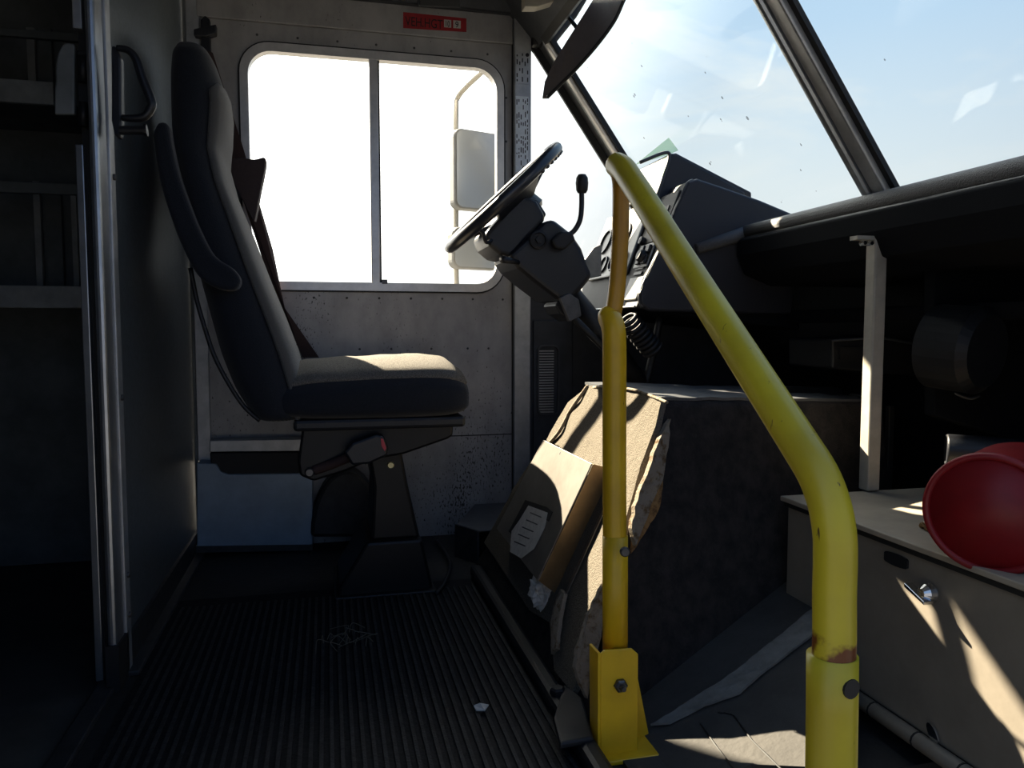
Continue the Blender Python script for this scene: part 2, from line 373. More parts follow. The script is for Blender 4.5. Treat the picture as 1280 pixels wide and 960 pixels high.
# pressed edges and seams of the door
zt = lambda px, py: at(px, py, Y=YW).z
zh = at(450, 40, Y=YW).z
mk('top_rail', box(x_l+.02, x_r, YW-.012, YW, zh, 1.70), 'door_metal', door, bevel=.003)
mk('left_stile', box(x_l-.012, x_l+.028, YW-.010, YW, .28, 1.70), 'aluminium_dull', door, bevel=.003)
mk('lower_seam', box(x_l, x_r, YW-.003, YW, at(450,548,Y=YW).z-.003, at(450,548,Y=YW).z), 'gasket', door)
rv = []
for i in range(9): rv.append(lathe([(.004,0),(.003,.002),(0,.003)], (wx0-.02+i*(wx1-wx0+.04)/8, YW, wz0-.045), (0,-1,0), 8))
for i in range(7): rv.append(lathe([(.004,0),(.003,.002),(0,.003)], (wx0+.03+i*(wx1-wx0-.06)/6, YW, wz1+.045), (0,-1,0), 8))
for i in range(5): rv.append(lathe([(.004,0),(.003,.002),(0,.003)], (wx1+.032, YW, wz0+.05+i*.14), (0,-1,0), 8))
for x in (.1, .2, .33, .45, .52): rv.append(lathe([(.004,0),(.003,.002),(0,.003)], (x, YW, .62), (0,-1,0), 8))
mk('rivet', join(*rv), 'bolt_grey', door)['kind'] = 'stuff'
win = sroot('window_1', (0.15, YW, wz0))
mk('window_frame', ring(rrect(wx0-.022, wx1+.022, wz0-.022, wz1+.022, .09), rrect(wx0+.002, wx1-.002, wz0+.004, wz1-.004, .07), YW-.012, YW+.02), 'window_frame', win)
mk('window_gasket', ring(rrect(wx0-.027, wx1+.027, wz0-.027, wz1+.027, .095), rrect(wx0-.020, wx1+.020, wz0-.020, wz1+.020, .09), YW-.008, YW+.02), 'gasket', win)
dx0 = at(463, 250, Y=YW).x; dx1 = at(474, 250, Y=YW).x
mk('window_divider', box(dx0, dx1, YW-.010, YW+.03, wz0, wz1), 'window_frame', win, bevel=.003)
mk('divider_gasket', box(dx1, dx1+.005, YW-.004, YW+.02, wz0, wz1), 'gasket', win)
mk('window_latch', join(box(dx1+.005, dx1+.022, YW-.014, YW-.004, wz0+.0, wz0+.014)), 'bolt_grey', win)
mk('pane', box(wx0, dx0, YW+.006, YW+.010, wz0, wz1), 'glass_side', win)
mk('pane', box(dx1, wx1, YW+.012, YW+.016, wz0, wz1), 'glass_side', win)
# pillar between door and quarter window
px0 = at(643, 300, Y=YW-.03).x; px1 = at(664, 300, Y=YW-.03).x
pil = sroot('trim_1', (px0, YW, 0))
mk('pillar', box(px0, px1, YW-.03, YW+.03, -.05, 1.72), 'aluminium_dull', pil, bevel=.004)
mk('pillar_channel', box(x_r-.004, px0, YW-.012, YW+.02, -.05, 1.72), 'gasket', pil)
# wall forward of the pillar, round the quarter window
A0 = at(760, 205, Y=YW); 
def screenX(z): return .96 - .71*(z-1.25)       # the raked windscreen plane
qz0 = at(662, 374, Y=YW).z; qz1 = at(680, 56, Y=YW).z
qo = [(px1, qz1), (screenX(qz1)-.045, qz1), (screenX(qz0)-.045, qz0), (px1, qz0)]
structure(mk('wall_left_front', join(
    box(px1, 1.5, YW, YW+.03, -.05, qz0), 
    slab([(screenX(qz0)-.05,YW,qz0),(1.54,YW,qz0),(1.54,YW,.94),(1.135,YW,.94)], .03, (0,1,0)),
    slab([(px1,YW,qz1),(screenX(qz1)-.045,YW,qz1),(screenX(1.72)-.045,YW,1.75),(px1,YW,1.75)], .03, (0,1,0))), 'dark_cove'))
q = sroot('window_2', (px1, YW, qz0))
mk('pane', slab([(x,YW+.006,z) for x,z in qo], .004, (0,1,0)), 'glass_side', q)
mk('window_gasket', join(box(px1, px1+.004, YW-.004, YW+.02, qz0, qz1), box(px1, qo[1][0], YW-.006, YW+.02, qz1-.012, qz1), box(px1, qo[2][0], YW-.006, YW+.02, qz0, qz0+.008)), 'gasket', q)
structure(mk('wall_left_cargo', box(-2.2, x_l-.012, YW, YW+.03, -.05, 1.95), 'cargo_wall'))
# sloping cove and ceiling
structure(mk('ceiling', join(box(-2.2, .40, YP, YW-.16, 1.95, 1.99), slab([(-2.2,YW+.03,1.695),(.62,YW+.03,1.695),(.62,YW-.17,1.97),(-2.2,YW-.17,1.97)], .03, (0,.8,.6))), 'roof_paint'))
cv = sroot('trim_2', (0, YW, 1.695))
mk('cove_strip', box(x_l-.01, .62, YW-.03, YW+.0, 1.693, 1.72), 'dark_cove', cv)
mk('cove_panel', slab([(x_l-.01,YW-.03,1.70),(.62,YW-.03,1.70),(.62,YW-.20,1.95),(x_l-.01,YW-.20,1.95)], .01, (0,-.8,-.6)), 'dark_cove', cv)
# passenger-side wall with the open doorway
structure(mk('wall_right', join(box(-2.2, XB, YP-.04, YP, -.34, 1.99), box(.90, 1.5, YP-.04, YP, -.34, 1.2), box(XB, 1.5, YP-.04, YP, 1.78, 1.99),
    slab([(.90,YP-.04,1.2),(1.0,YP-.04,1.2),(.60,YP-.04,1.78),(.50,YP-.04,1.78)], .04, (0,1,0))), 'wall_paint'))
# bulkhead behind the seat and rear end of the cargo box
YJ = 1.60
structure(mk('wall_rear', join(box(XB-.03, XB, YJ, YW, 0, 1.95), box(XB-.03, XB, YP, .62, 0, 1.95)), 'bulkhead_panel'))
structure(mk('wall_cargo_end', box(-2.24, -2.2, YP-.04, YW+.03, -.05, 1.99), 'cargo_wall'))
jt = sroot('trim_3', (XB, YJ, 0))
jx0 = at(119, 400, Y=YJ-.06).x
mk('jamb_post', box(jx0, XB+.006, YJ-.06, YJ, -.0, 1.95), 'aluminium', jt, bevel=.006)
mk('jamb_flange', box(XB-.002, XB+.010, YJ, YJ+.035, .0, 1.95), 'aluminium_dull', jt, bevel=.002)
mk('jamb_foot', box(jx0-.003, XB+.010, YJ-.065, YJ+.01, 0, .09), 'gasket', jt)
mk('rivet', join(*[bolt((XB+.010, YJ+.018, z), (1,0,0), .006, .005, False) for z in (.12,.2,.55,.97,1.5)]), 'bolt_grey', jt)
tr = sroot('trim_4', (-.45, YJ-.02, 0))
tx0 = at(104, 400, Y=YJ-.02).x; tx1 = at(117, 400, Y=YJ-.02).x
mk('door_edge_bar', box(tx0, tx1-.004, YJ-.03, YJ-.01, .01, at(110,182,Y=YJ-.02).z), 'aluminium', tr, bevel=.002)
mk('door_edge_bar', box(at(92,20,Y=YJ-.02).x, at(104,20,Y=YJ-.02).x, YJ-.03, YJ-.01, at(98,38,Y=YJ-.02).z, 1.95), 'aluminium_dull', tr, bevel=.002)
mk('door_channel', box(tx1-.010, jx0+.004, YJ-.012, YJ+.02, .0, 1.95), 'gasket', tr)
sill = structure(mk('trim_5', join(box(XB-.035, XB+.0, .98, YJ, 0, .012), box(XB+.0, XB+.03, YJ, YW, 0, .012)), 'floor_edge', bevel=.003))
structure(mk('baseboard_rear', box(XB, XB+.008, YJ+.04, YW, .0, .07), 'floor_edge'))
# windscreen: two raked panes, a divider, A-pillars and header
YD = 1.43
zb, ztp = .90, 1.62
def sp(y, z, off=0):   # point on the screen plane, off = inward
    return Vector((screenX(z)-off*.815, y, z-off*.58))
for i, (ya, yb) in enumerate(((YD, YW-.05), (YP, YD))):
    w = sroot('window_%d' % (3+i), sp((ya+yb)/2, zb))
    mk('pane', slab([sp(ya,zb),sp(yb,zb),sp(yb,ztp),sp(ya,ztp)], .005, (.815,0,.58)), 'glass_screen', w)
    g = .012
    mk('window_gasket', join(*[slab([sp(a0,z0,.004),sp(a1,z1,.004),sp(b1,z3,.004),sp(b0,z2,.004)], .012, (.815,0,.58)) for (a0,z0,a1,z1,b1,z3,b0,z2) in
        ((ya+.02,zb,ya+.02+g,zb,ya+.02+g,ztp,ya+.02,ztp),(yb-.03-g,zb,yb-.03,zb,yb-.03,ztp,yb-.03-g,ztp),(ya,ztp-g,yb,ztp-g,yb,ztp,ya,ztp))]), 'gasket', w)
def raked(y0, y1, z0, z1, thick, off=0.0):
    return slab([sp(y0,z0,off),sp(y1,z0,off),sp(y1,z1,off),sp(y0,z1,off)], thick, (-.815,0,-.58))
dv = sroot('trim_6', sp(YD, zb))
mk('divider_bar', raked(YD-.034, YD+.004, zb, ztp+.03, .022), 'aluminium_dull', dv, bevel=.005)
mk('divider_ridge', raked(YD+.004, YD+.024, zb, ztp+.03, .034), 'aluminium', dv, bevel=.008)
mk('divider_gasket', raked(YD-.048, YD-.034, zb, ztp+.03, .008), 'gasket', dv)
ap = sroot('trim_7', sp(YW, .8))
mk('pillar_face', raked(YW-.050, YW+.02, .78, 1.72, .016), 'aluminium', ap, bevel=.004)
mk('pillar_ridge', raked(YW-.085, YW-.058, .78, 1.66, .020), 'window_frame', ap, bevel=.006)
mk('pillar_groove', raked(YW-.058, YW-.050, .78, 1.66, .006), 'gasket', ap)
mk('pillar_gasket', join(raked(YW-.097, YW-.085, .78, 1.66, .010), slab([(screenX(z)+dx,YW+.0,z) for z,dx in ((.78,-.050),(1.70,-.050),(1.70,-.020),(.78,-.020))], .01, (0,-1,0))), 'gasket', ap)
ap2 = structure(mk('trim_8', raked(YP-.04, YP+.04, .78, 1.72, .03), 'aluminium_dull'))
hd = sroot('wall_front_header', sp(1.4, ztp))
mk('header_panel', slab([sp(YP,ztp), sp(YW+.03,ztp), Vector((.36,YW+.03,1.99)), Vector((.36,YP,1.99))], .03, (-.6,0,-.8)), 'dark_cove', hd)
mk('header_gasket', slab([sp(YP,ztp-.02,.01), sp(YW-.09,ztp-.02,.01), sp(YW-.09,ztp+.005,.01), sp(YP,ztp+.005,.01)], .02, (-.815,0,-.58)), 'gasket', hd)
# dark corner housing above the quarter window
corner = structure(mk('trim_9', prism([(666,56),(694,55),(722,20),(740,-10),(666,-10)], YW-.05, YW-.01), 'gasket', bevel=.01))
structure(mk('wall_front', join(box(1.5, 1.54, YP-.04, YW+.03, -.34, .88), slab([(1.54,YP-.04,.86),(1.54,YW+.03,.86),(1.17,YW+.03,.92),(1.17,YP-.04,.92)], .02, (0,0,1))), 'dash_dark'))

# ================================================================ FLOOR COVERINGS
mat_t = root('ribbed_floor_mat', 'black ribbed rubber mat covering the cab floor in front of the seat', 'floor mat', (0,1.5,0))
mk('mat_base', box(XB+.03, .365, .98, 2.02, .0, .005), 'mat_rubber', mat_t)
rb = []; x = XB+.045
while x < .36:
    rb.append(box(x, x+.0062, .985, 1.96, .005, .0085)); x += .0166
mk('rib', join(*rb), 'mat_rib', mat_t)['kind'] = 'stuff'
# passenger toe board and its cracked mat
def toe(x, y): return Vector((x, y, max(0, (x-.50)*.34)))
def toepx(px, py, off=.008):
    n = Vector((-.322,0,.947)); return at(px, py, pl=(Vector((.5,0,0))+n*off, n))
tm = root('toe_mat', 'cracked grey-brown mat sloping up beside the carpeted engine cover', 'floor mat', (.7,1.15,0))
mk('mat_sheet', join(slab([Vector((.44,.98,.001)),Vector((.50,.98,.001)),Vector((.50,1.36,.001)),Vector((.44,1.36,.001))], .006, (0,0,1)), slab([toe(.5,.98),toe(.60,.98),toepx(1040,965,0),toepx(1046,868,0),toepx(1066,792,0),toe(.93,1.40),toe(.93,1.46),toe(.5,1.46)], .007, (-.3,0,.95))), 'toe_mat', tm)
def toepx(px, py, off=.008):
    n = Vector((-.322,0,.947)); return at(px, py, pl=(Vector((.5,0,0))+n*off, n))
def crack(pxs, w):
    pts = smoothpath([toepx(*p) for p in pxs], 4); pts = [p+Vector((0, random.uniform(-.002,.002), 0)) for p in pts]
    return tube(pts, [w*random.uniform(.5,1) for _ in pts], 5)
mk('crack', crack([(897,890),(915,893),(925,905),(940,925),(965,950),(990,975)], .0022), 'gasket', tm)
mk('crack', crack([(876,905),(890,925),(905,945),(925,970)], .0018), 'gasket', tm)
mk('crack', crack([(825,905),(880,880),(905,862),(960,835),(1010,800)], .0015), 'gasket', tm)

# ================================================================ ENGINE COVER
eng = root('engine_cover', 'carpeted engine cover box between the seats behind the left yellow rail', 'engine cover', (.8,1.5,0))
TN = Vector((.636,1.372,.546)); TF = Vector((.636,1.84,.546)); BN = Vector((.41,1.205,.0)); BF = Vector((.40,2.15,.0))
FN = Vector((1.30,1.58,.510)); FF = Vector((1.30,1.98,.510)); GN = Vector((1.30,1.50,.0)); GF = Vector((1.30,2.15,.0))
core = ([TN,TF,BN,BF,FN,FF,GN,GF], [(0,1,3,2),(0,4,5,1),(0,2,6,4),(1,5,7,3),(4,6,7,5),(2,3,7,6)])
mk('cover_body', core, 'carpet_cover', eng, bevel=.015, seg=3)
SN = (TF-TN).cross(BN-TN).normalized(); SN = SN if SN.x < 0 else -SN
def slope(px, py, off=.012): return at(px, py, pl=(TN+SN*off, SN))
# thick carpet on the sloped rear face
def patch(outline, thick, n, m, name, parent, disp=.004, res=.02):
    """an irregular sheet of carpet: outline on a plane, cut into small faces and ruffled"""
    bm = bmesh.new(); vs = [bm.verts.new(p) for p in outline]; bm.faces.new(vs)
    bmesh.ops.triangulate(bm, faces=bm.faces)
    for _ in range(6):
        es = [e_ for e_ in bm.edges if e_.calc_length() > res]
        if not es: break
        bmesh.ops.subdivide_edges(bm, edges=es, cuts=1)
        bmesh.ops.triangulate(bm, faces=bm.faces)
    for v in bm.verts: v.co += Vector(n)*disp*(noise.noise(v.co*18)+.5*noise.noise(v.co*60)) + noise.noise_vector(v.co*70)*disp*.35
    r = bmesh.ops.extrude_face_region(bm, geom=list(bm.faces)); 
    for v in [g for g in r['geom'] if isinstance(g, bmesh.types.BMVert)]: v.co += Vector(n)*thick
    V = [v.co.copy() for v in bm.verts]; bm.verts.index_update(); F = [tuple(v.index for v in f.verts) for f in bm.faces]; bm.free()
    return mk(name, (V, F), m, parent, smooth=False)
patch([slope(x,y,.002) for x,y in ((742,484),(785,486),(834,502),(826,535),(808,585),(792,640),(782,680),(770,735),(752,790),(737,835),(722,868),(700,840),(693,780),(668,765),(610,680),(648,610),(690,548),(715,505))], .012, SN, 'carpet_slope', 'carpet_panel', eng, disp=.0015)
up = Vector((0,0,1))
patch([Vector(p) for p in ((.628,1.375,.545),(.628,1.83,.545),(1.29,1.96,.509),(1.29,1.585,.509))], .006, Vector((.045,0,1)), 'panel_grey', 'top_pad', eng, disp=.003, res=.05)
# torn flap standing off the near edge of the slope
nf = Vector((-.35,-.94,0)).normalized()
def near(px, py, off=.0):   # plane of the near side face
    n = (FN-TN).cross(BN-TN).normalized(); n = n if n.y < 0 else -n
    return at(px, py, pl=(TN+n*off, n))
NN = (FN-TN).cross(BN-TN).normalized(); NN = NN if NN.y < 0 else -NN
patch([near(x,y,.012) for x,y in ((834,524),(832,560),(824,600),(806,640),(790,682),(785,660),(792,625),(806,585),(818,550))], .010, NN, 'carpet_back', 'carpet_flap', eng, disp=.006)
patch([near(x,y,.004) for x,y in ((826,580),(826,610),(818,640),(800,668),(787,692),(788,672),(800,640),(814,610))], .006, NN, 'foam_brown', 'torn_underlay', eng, disp=.006)
patch([near(x,y,.020) for x,y in ((754,722),(740,752),(728,785),(719,812),(716,832),(724,858),(731,872),(730,845),(742,812),(750,775))], .010, NN, 'carpet_back', 'carpet_flap', eng, disp=.006)
patch([slope(x,y,.02) for x,y in ((706,738),(712,745),(704,775),(698,812),(691,818),(694,780),(699,752))], .008, SN, 'carpet_back', 'carpet_flap', eng, disp=.006)
mk('edge_cord', tube(smoothpath([slope(735,482,.014),slope(722,500,.02),slope(712,515,.016),slope(700,538,.02),slope(685,556,.018)],6), .0045, 8), 'carpet_back', eng, smooth=True)
mk('edge_cord', tube(smoothpath([slope(742,484,.014),slope(785,486,.018),slope(812,494,.016),slope(834,503,.018)],6), .003, 8), 'carpet_back', eng, smooth=True)
# hinged steel lid along the right of the cover top
mk('lid_edge', join(slab([Vector((1.0,1.66,.525)),Vector((1.29,1.72,.512)),Vector((1.29,1.76,.512)),Vector((1.0,1.70,.525))], .02, (0,0,1)), slab([Vector((1.25,1.575,.505)),Vector((1.29,1.59,.503)),Vector((1.29,1.66,.503)),Vector((1.25,1.645,.505))], .02, (0,0,1))), 'dark_box', eng, bevel=.004)
mk('side_bracket', join(box(1.295,1.31,1.555,1.57,.26,.50)), 'dark_box', eng, bevel=.002)
strip = [near(820,905,.004), near(1010,768,.004)]
# pale seam strip at the foot of the cover
b0, b1, b2, b3 = toepx(812,908,.010), toepx(1030,758,.010), toepx(1030,782,.010), toepx(838,910,.010)
st = patch([toepx(*p, .010) for p in ((814,908),(860,878),(905,852),(960,808),(1008,768),(1040,748),(1040,775),(1010,800),(960,838),(925,868),(880,884),(838,905))], .004, (-.322,0,.947), 'seam_strip', 'seam_strip', None, disp=.003)
tag(st, 'pale frayed seam strip along the foot of the engine cover', 'floor strip')
# driver-side raised ledge
ldg = root('floor_ledge', 'low dark sheet metal ledge beside the driver door under the window', 'ledge', (.5,2.4,0))
lz = .10
lt = [at(570,655,Z=lz), at(590,640,Z=lz), Vector((.62,YW-.03,lz)), Vector((.75,YW-.03,lz)), Vector((.75,2.16,lz)), at(642,700,Z=lz)]
mk('ledge_top', slab([at(571,655,Z=lz), Vector((.47,YW-.005,lz)), Vector((1.15,YW-.005,lz)), Vector((1.15,2.16,lz)), Vector((.42,2.16,lz))], .006, (0,0,-1)), 'panel_grey', ldg, bevel=.003)
mk('ledge_front', slab([at(571,655,Z=lz-.006), Vector((.42,2.16,lz-.006)), Vector((.42,2.16,0)), Vector((at(571,655,Z=lz).x,at(571,655,Z=lz).y,0))], .006, (-1,0,0)), 'floor_edge', ldg)
# dark steel plinth rail between the ribbed mat and the engine cover
pr = root('floor_rail', 'dark steel floor rail with a bolt between ribbed mat and engine cover', 'floor rail', (.385,1.5,0))
mk('rail_bar', box(.372, .405, .985, 2.05, .002, .035), 'dark_box', pr, bevel=.01)
mk('bolt', bolt((.388,1.27,.035), (0,0,1), .014, .012), 'black_rubber', pr)
mk('rail_bracket', slab([at(705,862,Z=.03),at(728,880,Z=.03),at(742,930,Z=.03),at(700,938,Z=.03),at(692,905,Z=.03)], .012, (0,0,1)), 'dark_box', pr, bevel=.004)

# ---------------- bent sheet metal cover resting on the slope
smc = root('sheet_metal_cover', 'bent bare metal cover with a torn paper label leaning on the carpet slope', 'metal cover', slope(690,650,.03))
OFF = .075
tp = [slope(680,550,.06), slope(741,580,.06), slope(673,726,.06), slope(622,661,.06)]
mk('cover_face', slab(tp, .003, SN), 'sheet_metal', smc, bevel=.001)
sd = [tp[1], tp[2], slope(697,744,.004), slope(771,588,.004)]
mk('cover_side', slab(sd, .003, (0,-1,.2)), 'sheet_side', smc, bevel=.001)
mk('cover_foot', slab([sd[2], sd[3], slope(774,600,.016), slope(705,752,.016)], .002, SN), 'sheet_metal', smc)
mk('cover_far_side', slab([tp[0], tp[3], tp[3]-SN*.044, tp[0]-SN*.044], .003, (0,1,0)), 'sheet_metal', smc)
def onface(px, py, off=.064): return slope(px, py, off)
lab = mk('paper_label', slab([onface(*p) for p in ((661,632),(685,641),(681,660),(668,686),(652,698),(638,690),(640,664),(650,650))], .0012, SN), 'paper', smc)
mk('label_border', join(*[slab([onface(*p, .0635) for p in q_], .001, SN) for q_ in (((657,625),(664,628),(643,668),(636,665)),((636,662),(643,666),(650,674),(645,678)),((657,625),(684,634),(683,641),(658,631)),((684,634),(691,640),(686,652),(680,648)))]), 'ink_black', smc)
lines = []
for i in range(5):
    a = (663-i*5.0, 640+i*9); lines.append(slab([onface(a[0],a[1],.0654), onface(a[0]+14,a[1]+6,.0654), onface(a[0]+13.4,a[1]+7.4,.0654), onface(a[0]-.6,a[1]+1.4,.0654)], .0003, SN))
mk('label_print', join(*lines), 'bolt_grey', smc)
mk('dent_hole', lathe([(.006,0),(.004,.002)], slope(701,567,.061), SN, 10), 'ink_black', smc)
# crumpled tissue
bm = bmesh.new(); bmesh.ops.create_icosphere(bm, subdivisions=4, radius=1)
c0 = slope(678,738,.022)
for v in bm.verts:
    n_ = noise.noise(v.co*2.2)*.35 + noise.noise(v.co*6)*.28 + abs(noise.noise(v.co*11))*.2
    v.co = c0 + Vector((v.co.x*.024, v.co.y*.030, v.co.z*.036))*(1+n_)
bm.verts.index_update(); g_ = ([v.co.copy() for v in bm.verts], [tuple(v.index for v in f.verts) for f in bm.faces]); bm.free()
tag(mk('crumpled_tissue', g_, 'tissue'), 'crumpled off-white tissue wedged below the bent metal cover', 'tissue')
# dry grass and a paper scrap on the ribbed mat
gr = []
for i in range(17):
    p = at(425+random.gauss(0,17), 800+random.gauss(0,6), Z=.014)
    a = random.uniform(0,6.28); l_ = random.uniform(.02,.06); pts = [p, p+Vector((math.cos(a),math.sin(a),.0))*l_*.5+Vector((random.uniform(-.01,.01),0,.012)), p+Vector((math.cos(a+.7),math.sin(a+.7),0))*l_]
    gr.append(tube(smoothpath(pts,4), .0006, 4))
g = tag(mk('dry_grass', join(*gr), 'straw'), 'small tangle of dry grass lying on the ribbed mat', 'debris'); g['kind'] = 'stuff'
tag(mk('paper_scrap', slab([at(592,883,Z=.011),at(600,880,Z=.016),at(611,882,Z=.011),at(606,889,Z=.013),at(595,889,Z=.011)], .002, (0,0,1)), 'paper'), 'tiny white paper scrap on the ribbed mat', 'paper')

# ================================================================ DRIVER SEAT
seat = root('driver_seat', 'black high-back driver seat with flip-up armrests on a steel pedestal', 'seat', (.1,2.06,0))
rows = [  # py, back px (near side), front px (far side), half width, roundness
    (64, 228, 258, .050), (68, 219, 268, .100), (80, 212, 277, .128), (105, 209, 286, .145), (140, 209, 291, .155), (172, 210, 290, .165),
    (200, 214, 289, .185), (240, 220, 300, .215), (290, 229, 320, .235), (350, 243, 342, .245), (400, 258, 361, .245), (440, 270, 375, .245), (480, 288, 385, .245), (520, 318, 388, .24)]
YC = 2.06
def back_section(z, xb, xf, hw, dish, n=40):
    out = []; cx = (xb+xf)/2; hx = (xf-xb)/2
    for k in range(n):
        t = 2*math.pi*k/n; c, s = math.cos(t), math.sin(t); ex = .62
        X = math.copysign(abs(c)**(.95 if c > 0 else ex), c)*hx; Yy = math.copysign(abs(s)**ex, s)*hw
        if X > 0: X -= dish*hx*max(0, 1-(Yy/hw)**2*1.3)*(X/hx)
        out.append(Vector((cx+X, YC+Yy, z)))
    return out
secs = []
for py, pb, pf, hw in rows:
    b = at(pb, py, Y=YC-hw*.8); f = at(pf, py, Y=YC+hw*.8); z = at(pb, py, Y=YC).z
    secs.append((z, b.x, f.x, hw, 0 if py < 180 else .12))
def loft(sections, caps=True):
    n = len(sections[0]); V = [v for s_ in sections for v in s_]; F = []
    for i in range(len(sections)-1):
        for k in range(n): F.append((i*n+k, i*n+(k+1) % n, (i+1)*n+(k+1) % n, (i+1)*n+k))
    if caps: F.append(tuple(range(n))); F.append(tuple((len(sections)-1)*n+k for k in range(n)))
    return V, F
fine = []
for i in range(len(secs)-1):
    for j in range(3):
        t = j/3; fine.append(tuple(secs[i][k]*(1-t)+secs[i+1][k]*t for k in range(5)))
fine.append(secs[-1])
back = mk('backrest', loft([back_section(*s_) for s_ in fine]), 'seat_fabric', seat, smooth=True, sub=1)
# lighter insert of the backrest front
V = []; F = []; nu = 10; rowsf = [s_ for s_ in fine if s_[0] < secs[3][0]]
for i, (z, xb, xf, hw, dish) in enumerate(rowsf):
    hx = (xf-xb)/2; cx = (xb+xf)/2
    for k in range(nu+1):
        y = (-.90 + 1.76*k/nu)*hw*(1 if i else .8); r_ = min(1, abs(y)/hw)
        xx = hx*(max(0,1-r_**(2/.62)))**(.475); xx -= dish*hx*max(0, 1-(y/hw)**2*1.3)*(xx/hx)
        V.append(Vector((cx+xx+.004, YC+y, z)))
for i in range(len(rowsf)-1):
    for k in range(nu): F.append((i*(nu+1)+k, i*(nu+1)+k+1, (i+1)*(nu+1)+k+1, (i+1)*(nu+1)+k))
ins = mk('backrest_insert', (V, F), 'seat_center', seat, smooth=True)
so = ins.modifiers.new('solid', 'SOLIDIFY'); so.thickness = .006; so.offset = -1
# rear shell edge
shell = smoothpath([at(x,y,Y=1.845) for x,y in ((238,335),(246,375),(256,410),(268,445),(285,478),(305,508),(325,526))], 5)
mk('shell_piping', tube(shell, .005, 8), 'seat_shell', seat, smooth=True)
# cushion
cs = []
for X, zl, zh_, hw in ((-.15,.50,.52,.20),(-.13,.475,.540,.235),(-.05,.465,.560,.245),(.05,.462,.566,.248),(.15,.462,.570,.250),(.23,.462,.572,.250),(.29,.465,.568,.248),(.325,.475,.555,.240),(.343,.490,.540,.22)):
    o_ = []
    for k in range(40):
        t = 2*math.pi*k/40; c, s = math.cos(t), math.sin(t); ex = .5
        yy = math.copysign(abs(c)**ex, c)*hw; zz = math.copysign(abs(s)**ex, s)*(zh_-zl)/2
        if zz > 0: zz += .040*(1-(yy/hw)**2)*(X > -.14)*(1 if X < .3 else .6)
        o_.append(Vector((X, YC+yy, (zl+zh_)/2+zz)))
    cs.append(o_)
cu = mk('cushion', loft(cs), 'seat_fabric', seat, smooth=True, sub=1)
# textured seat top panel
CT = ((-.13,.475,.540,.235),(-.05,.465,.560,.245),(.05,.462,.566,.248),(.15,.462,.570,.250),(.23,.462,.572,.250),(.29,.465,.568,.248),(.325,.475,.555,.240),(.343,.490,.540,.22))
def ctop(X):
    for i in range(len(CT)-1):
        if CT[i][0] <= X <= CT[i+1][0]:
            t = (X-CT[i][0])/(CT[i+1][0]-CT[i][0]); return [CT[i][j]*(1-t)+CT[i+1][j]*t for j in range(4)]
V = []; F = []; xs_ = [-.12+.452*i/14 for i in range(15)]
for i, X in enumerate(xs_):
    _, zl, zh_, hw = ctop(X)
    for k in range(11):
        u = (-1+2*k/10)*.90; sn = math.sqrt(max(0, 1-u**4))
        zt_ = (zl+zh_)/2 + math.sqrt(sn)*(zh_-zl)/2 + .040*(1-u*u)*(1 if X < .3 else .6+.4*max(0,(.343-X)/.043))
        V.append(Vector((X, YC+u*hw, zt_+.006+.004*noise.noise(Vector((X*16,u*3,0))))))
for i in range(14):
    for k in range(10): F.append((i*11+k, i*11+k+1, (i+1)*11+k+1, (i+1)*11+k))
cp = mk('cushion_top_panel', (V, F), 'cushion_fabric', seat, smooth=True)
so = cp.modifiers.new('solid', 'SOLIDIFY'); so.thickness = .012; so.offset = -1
mk('cushion_skirt', box(-.08,.325,YC-.225,YC+.225,.445,.472), 'seat_shell', seat, bevel=.008)
# near armrest, folded up
def px_arm(pts, Y0, Y1, name, m):
    P = smoothpath([Vector((x, y, 0)) for x, y in pts+[pts[0]]], 4)[:-1]
    return mk(name, prism([(p.x, p.y) for p in P], Y0, Y1), m, seat, smooth=False, bevel=.022, seg=4)
an = px_arm([(190,168),(197,153),(209,155),(214,180),(222,215),(234,250),(248,285),(266,318),(290,335),(300,350),(293,362),(270,360),(246,343),(226,305),(210,262),(198,220)], 1.765, 1.82, 'armrest', 'seat_fabric')
af = px_arm([(285,200),(300,197),(318,199),(331,197),(331,210),(325,240),(320,268),(316,275),(303,250),(292,228)], 2.32, 2.37, 'armrest', 'arm_far_lit'); 
# frame, pedestal, lever, buckle
mk('seat_pan', prism([(378,532),(567,527),(566,545),(560,549),(505,568),(470,574),(430,590),(392,602),(375,595),(372,578)], 1.88, 2.24), 'seat_metal', seat, bevel=.006)
mk('riser', loft([[Vector((x, y, z)) for x, y in ((x0,1.95),(x1,1.95),(x1,2.20),(x0,2.20))] for x0, x1, z in
     ((at(420,740,Y=1.96).x, at(541,740,Y=1.96).x, 0.0), (at(424,722,Y=1.96).x, at(539,722,Y=1.96).x, .03),(at(458,668,Y=1.96).x, at(527,668,Y=1.96).x, .142))]), 'seat_metal', seat, bevel=.008)
mk('pedestal', loft([[Vector((x, y, z)) for x, y in ((x0,1.97),(x1,1.97),(x1,2.18),(x0,2.18))] for x0, x1, z in
     ((at(464,668,Y=1.97).x, at(525,668,Y=1.97).x, .14),(at(467,600,Y=1.97).x, at(510,600,Y=1.97).x, .28),(at(460,560,Y=1.97).x, at(502,560,Y=1.97).x, .37))]), 'seat_metal', seat, bevel=.008)
mk('base_plate', box(at(418,742,Z=0).x-.0, at(545,742,Z=0).x, 1.93, 2.22, 0, .012), 'seat_metal', seat, bevel=.004)
mk('pivot_bolt', bolt(at(387,590,Y=1.878), (0,-1,0), .011, .012, False), 'bolt_grey', seat)
mk('pivot_bolt', bolt(at(488,581,Y=1.878), (0,-1,0), .009, .010, False), 'bolt_brass', seat)
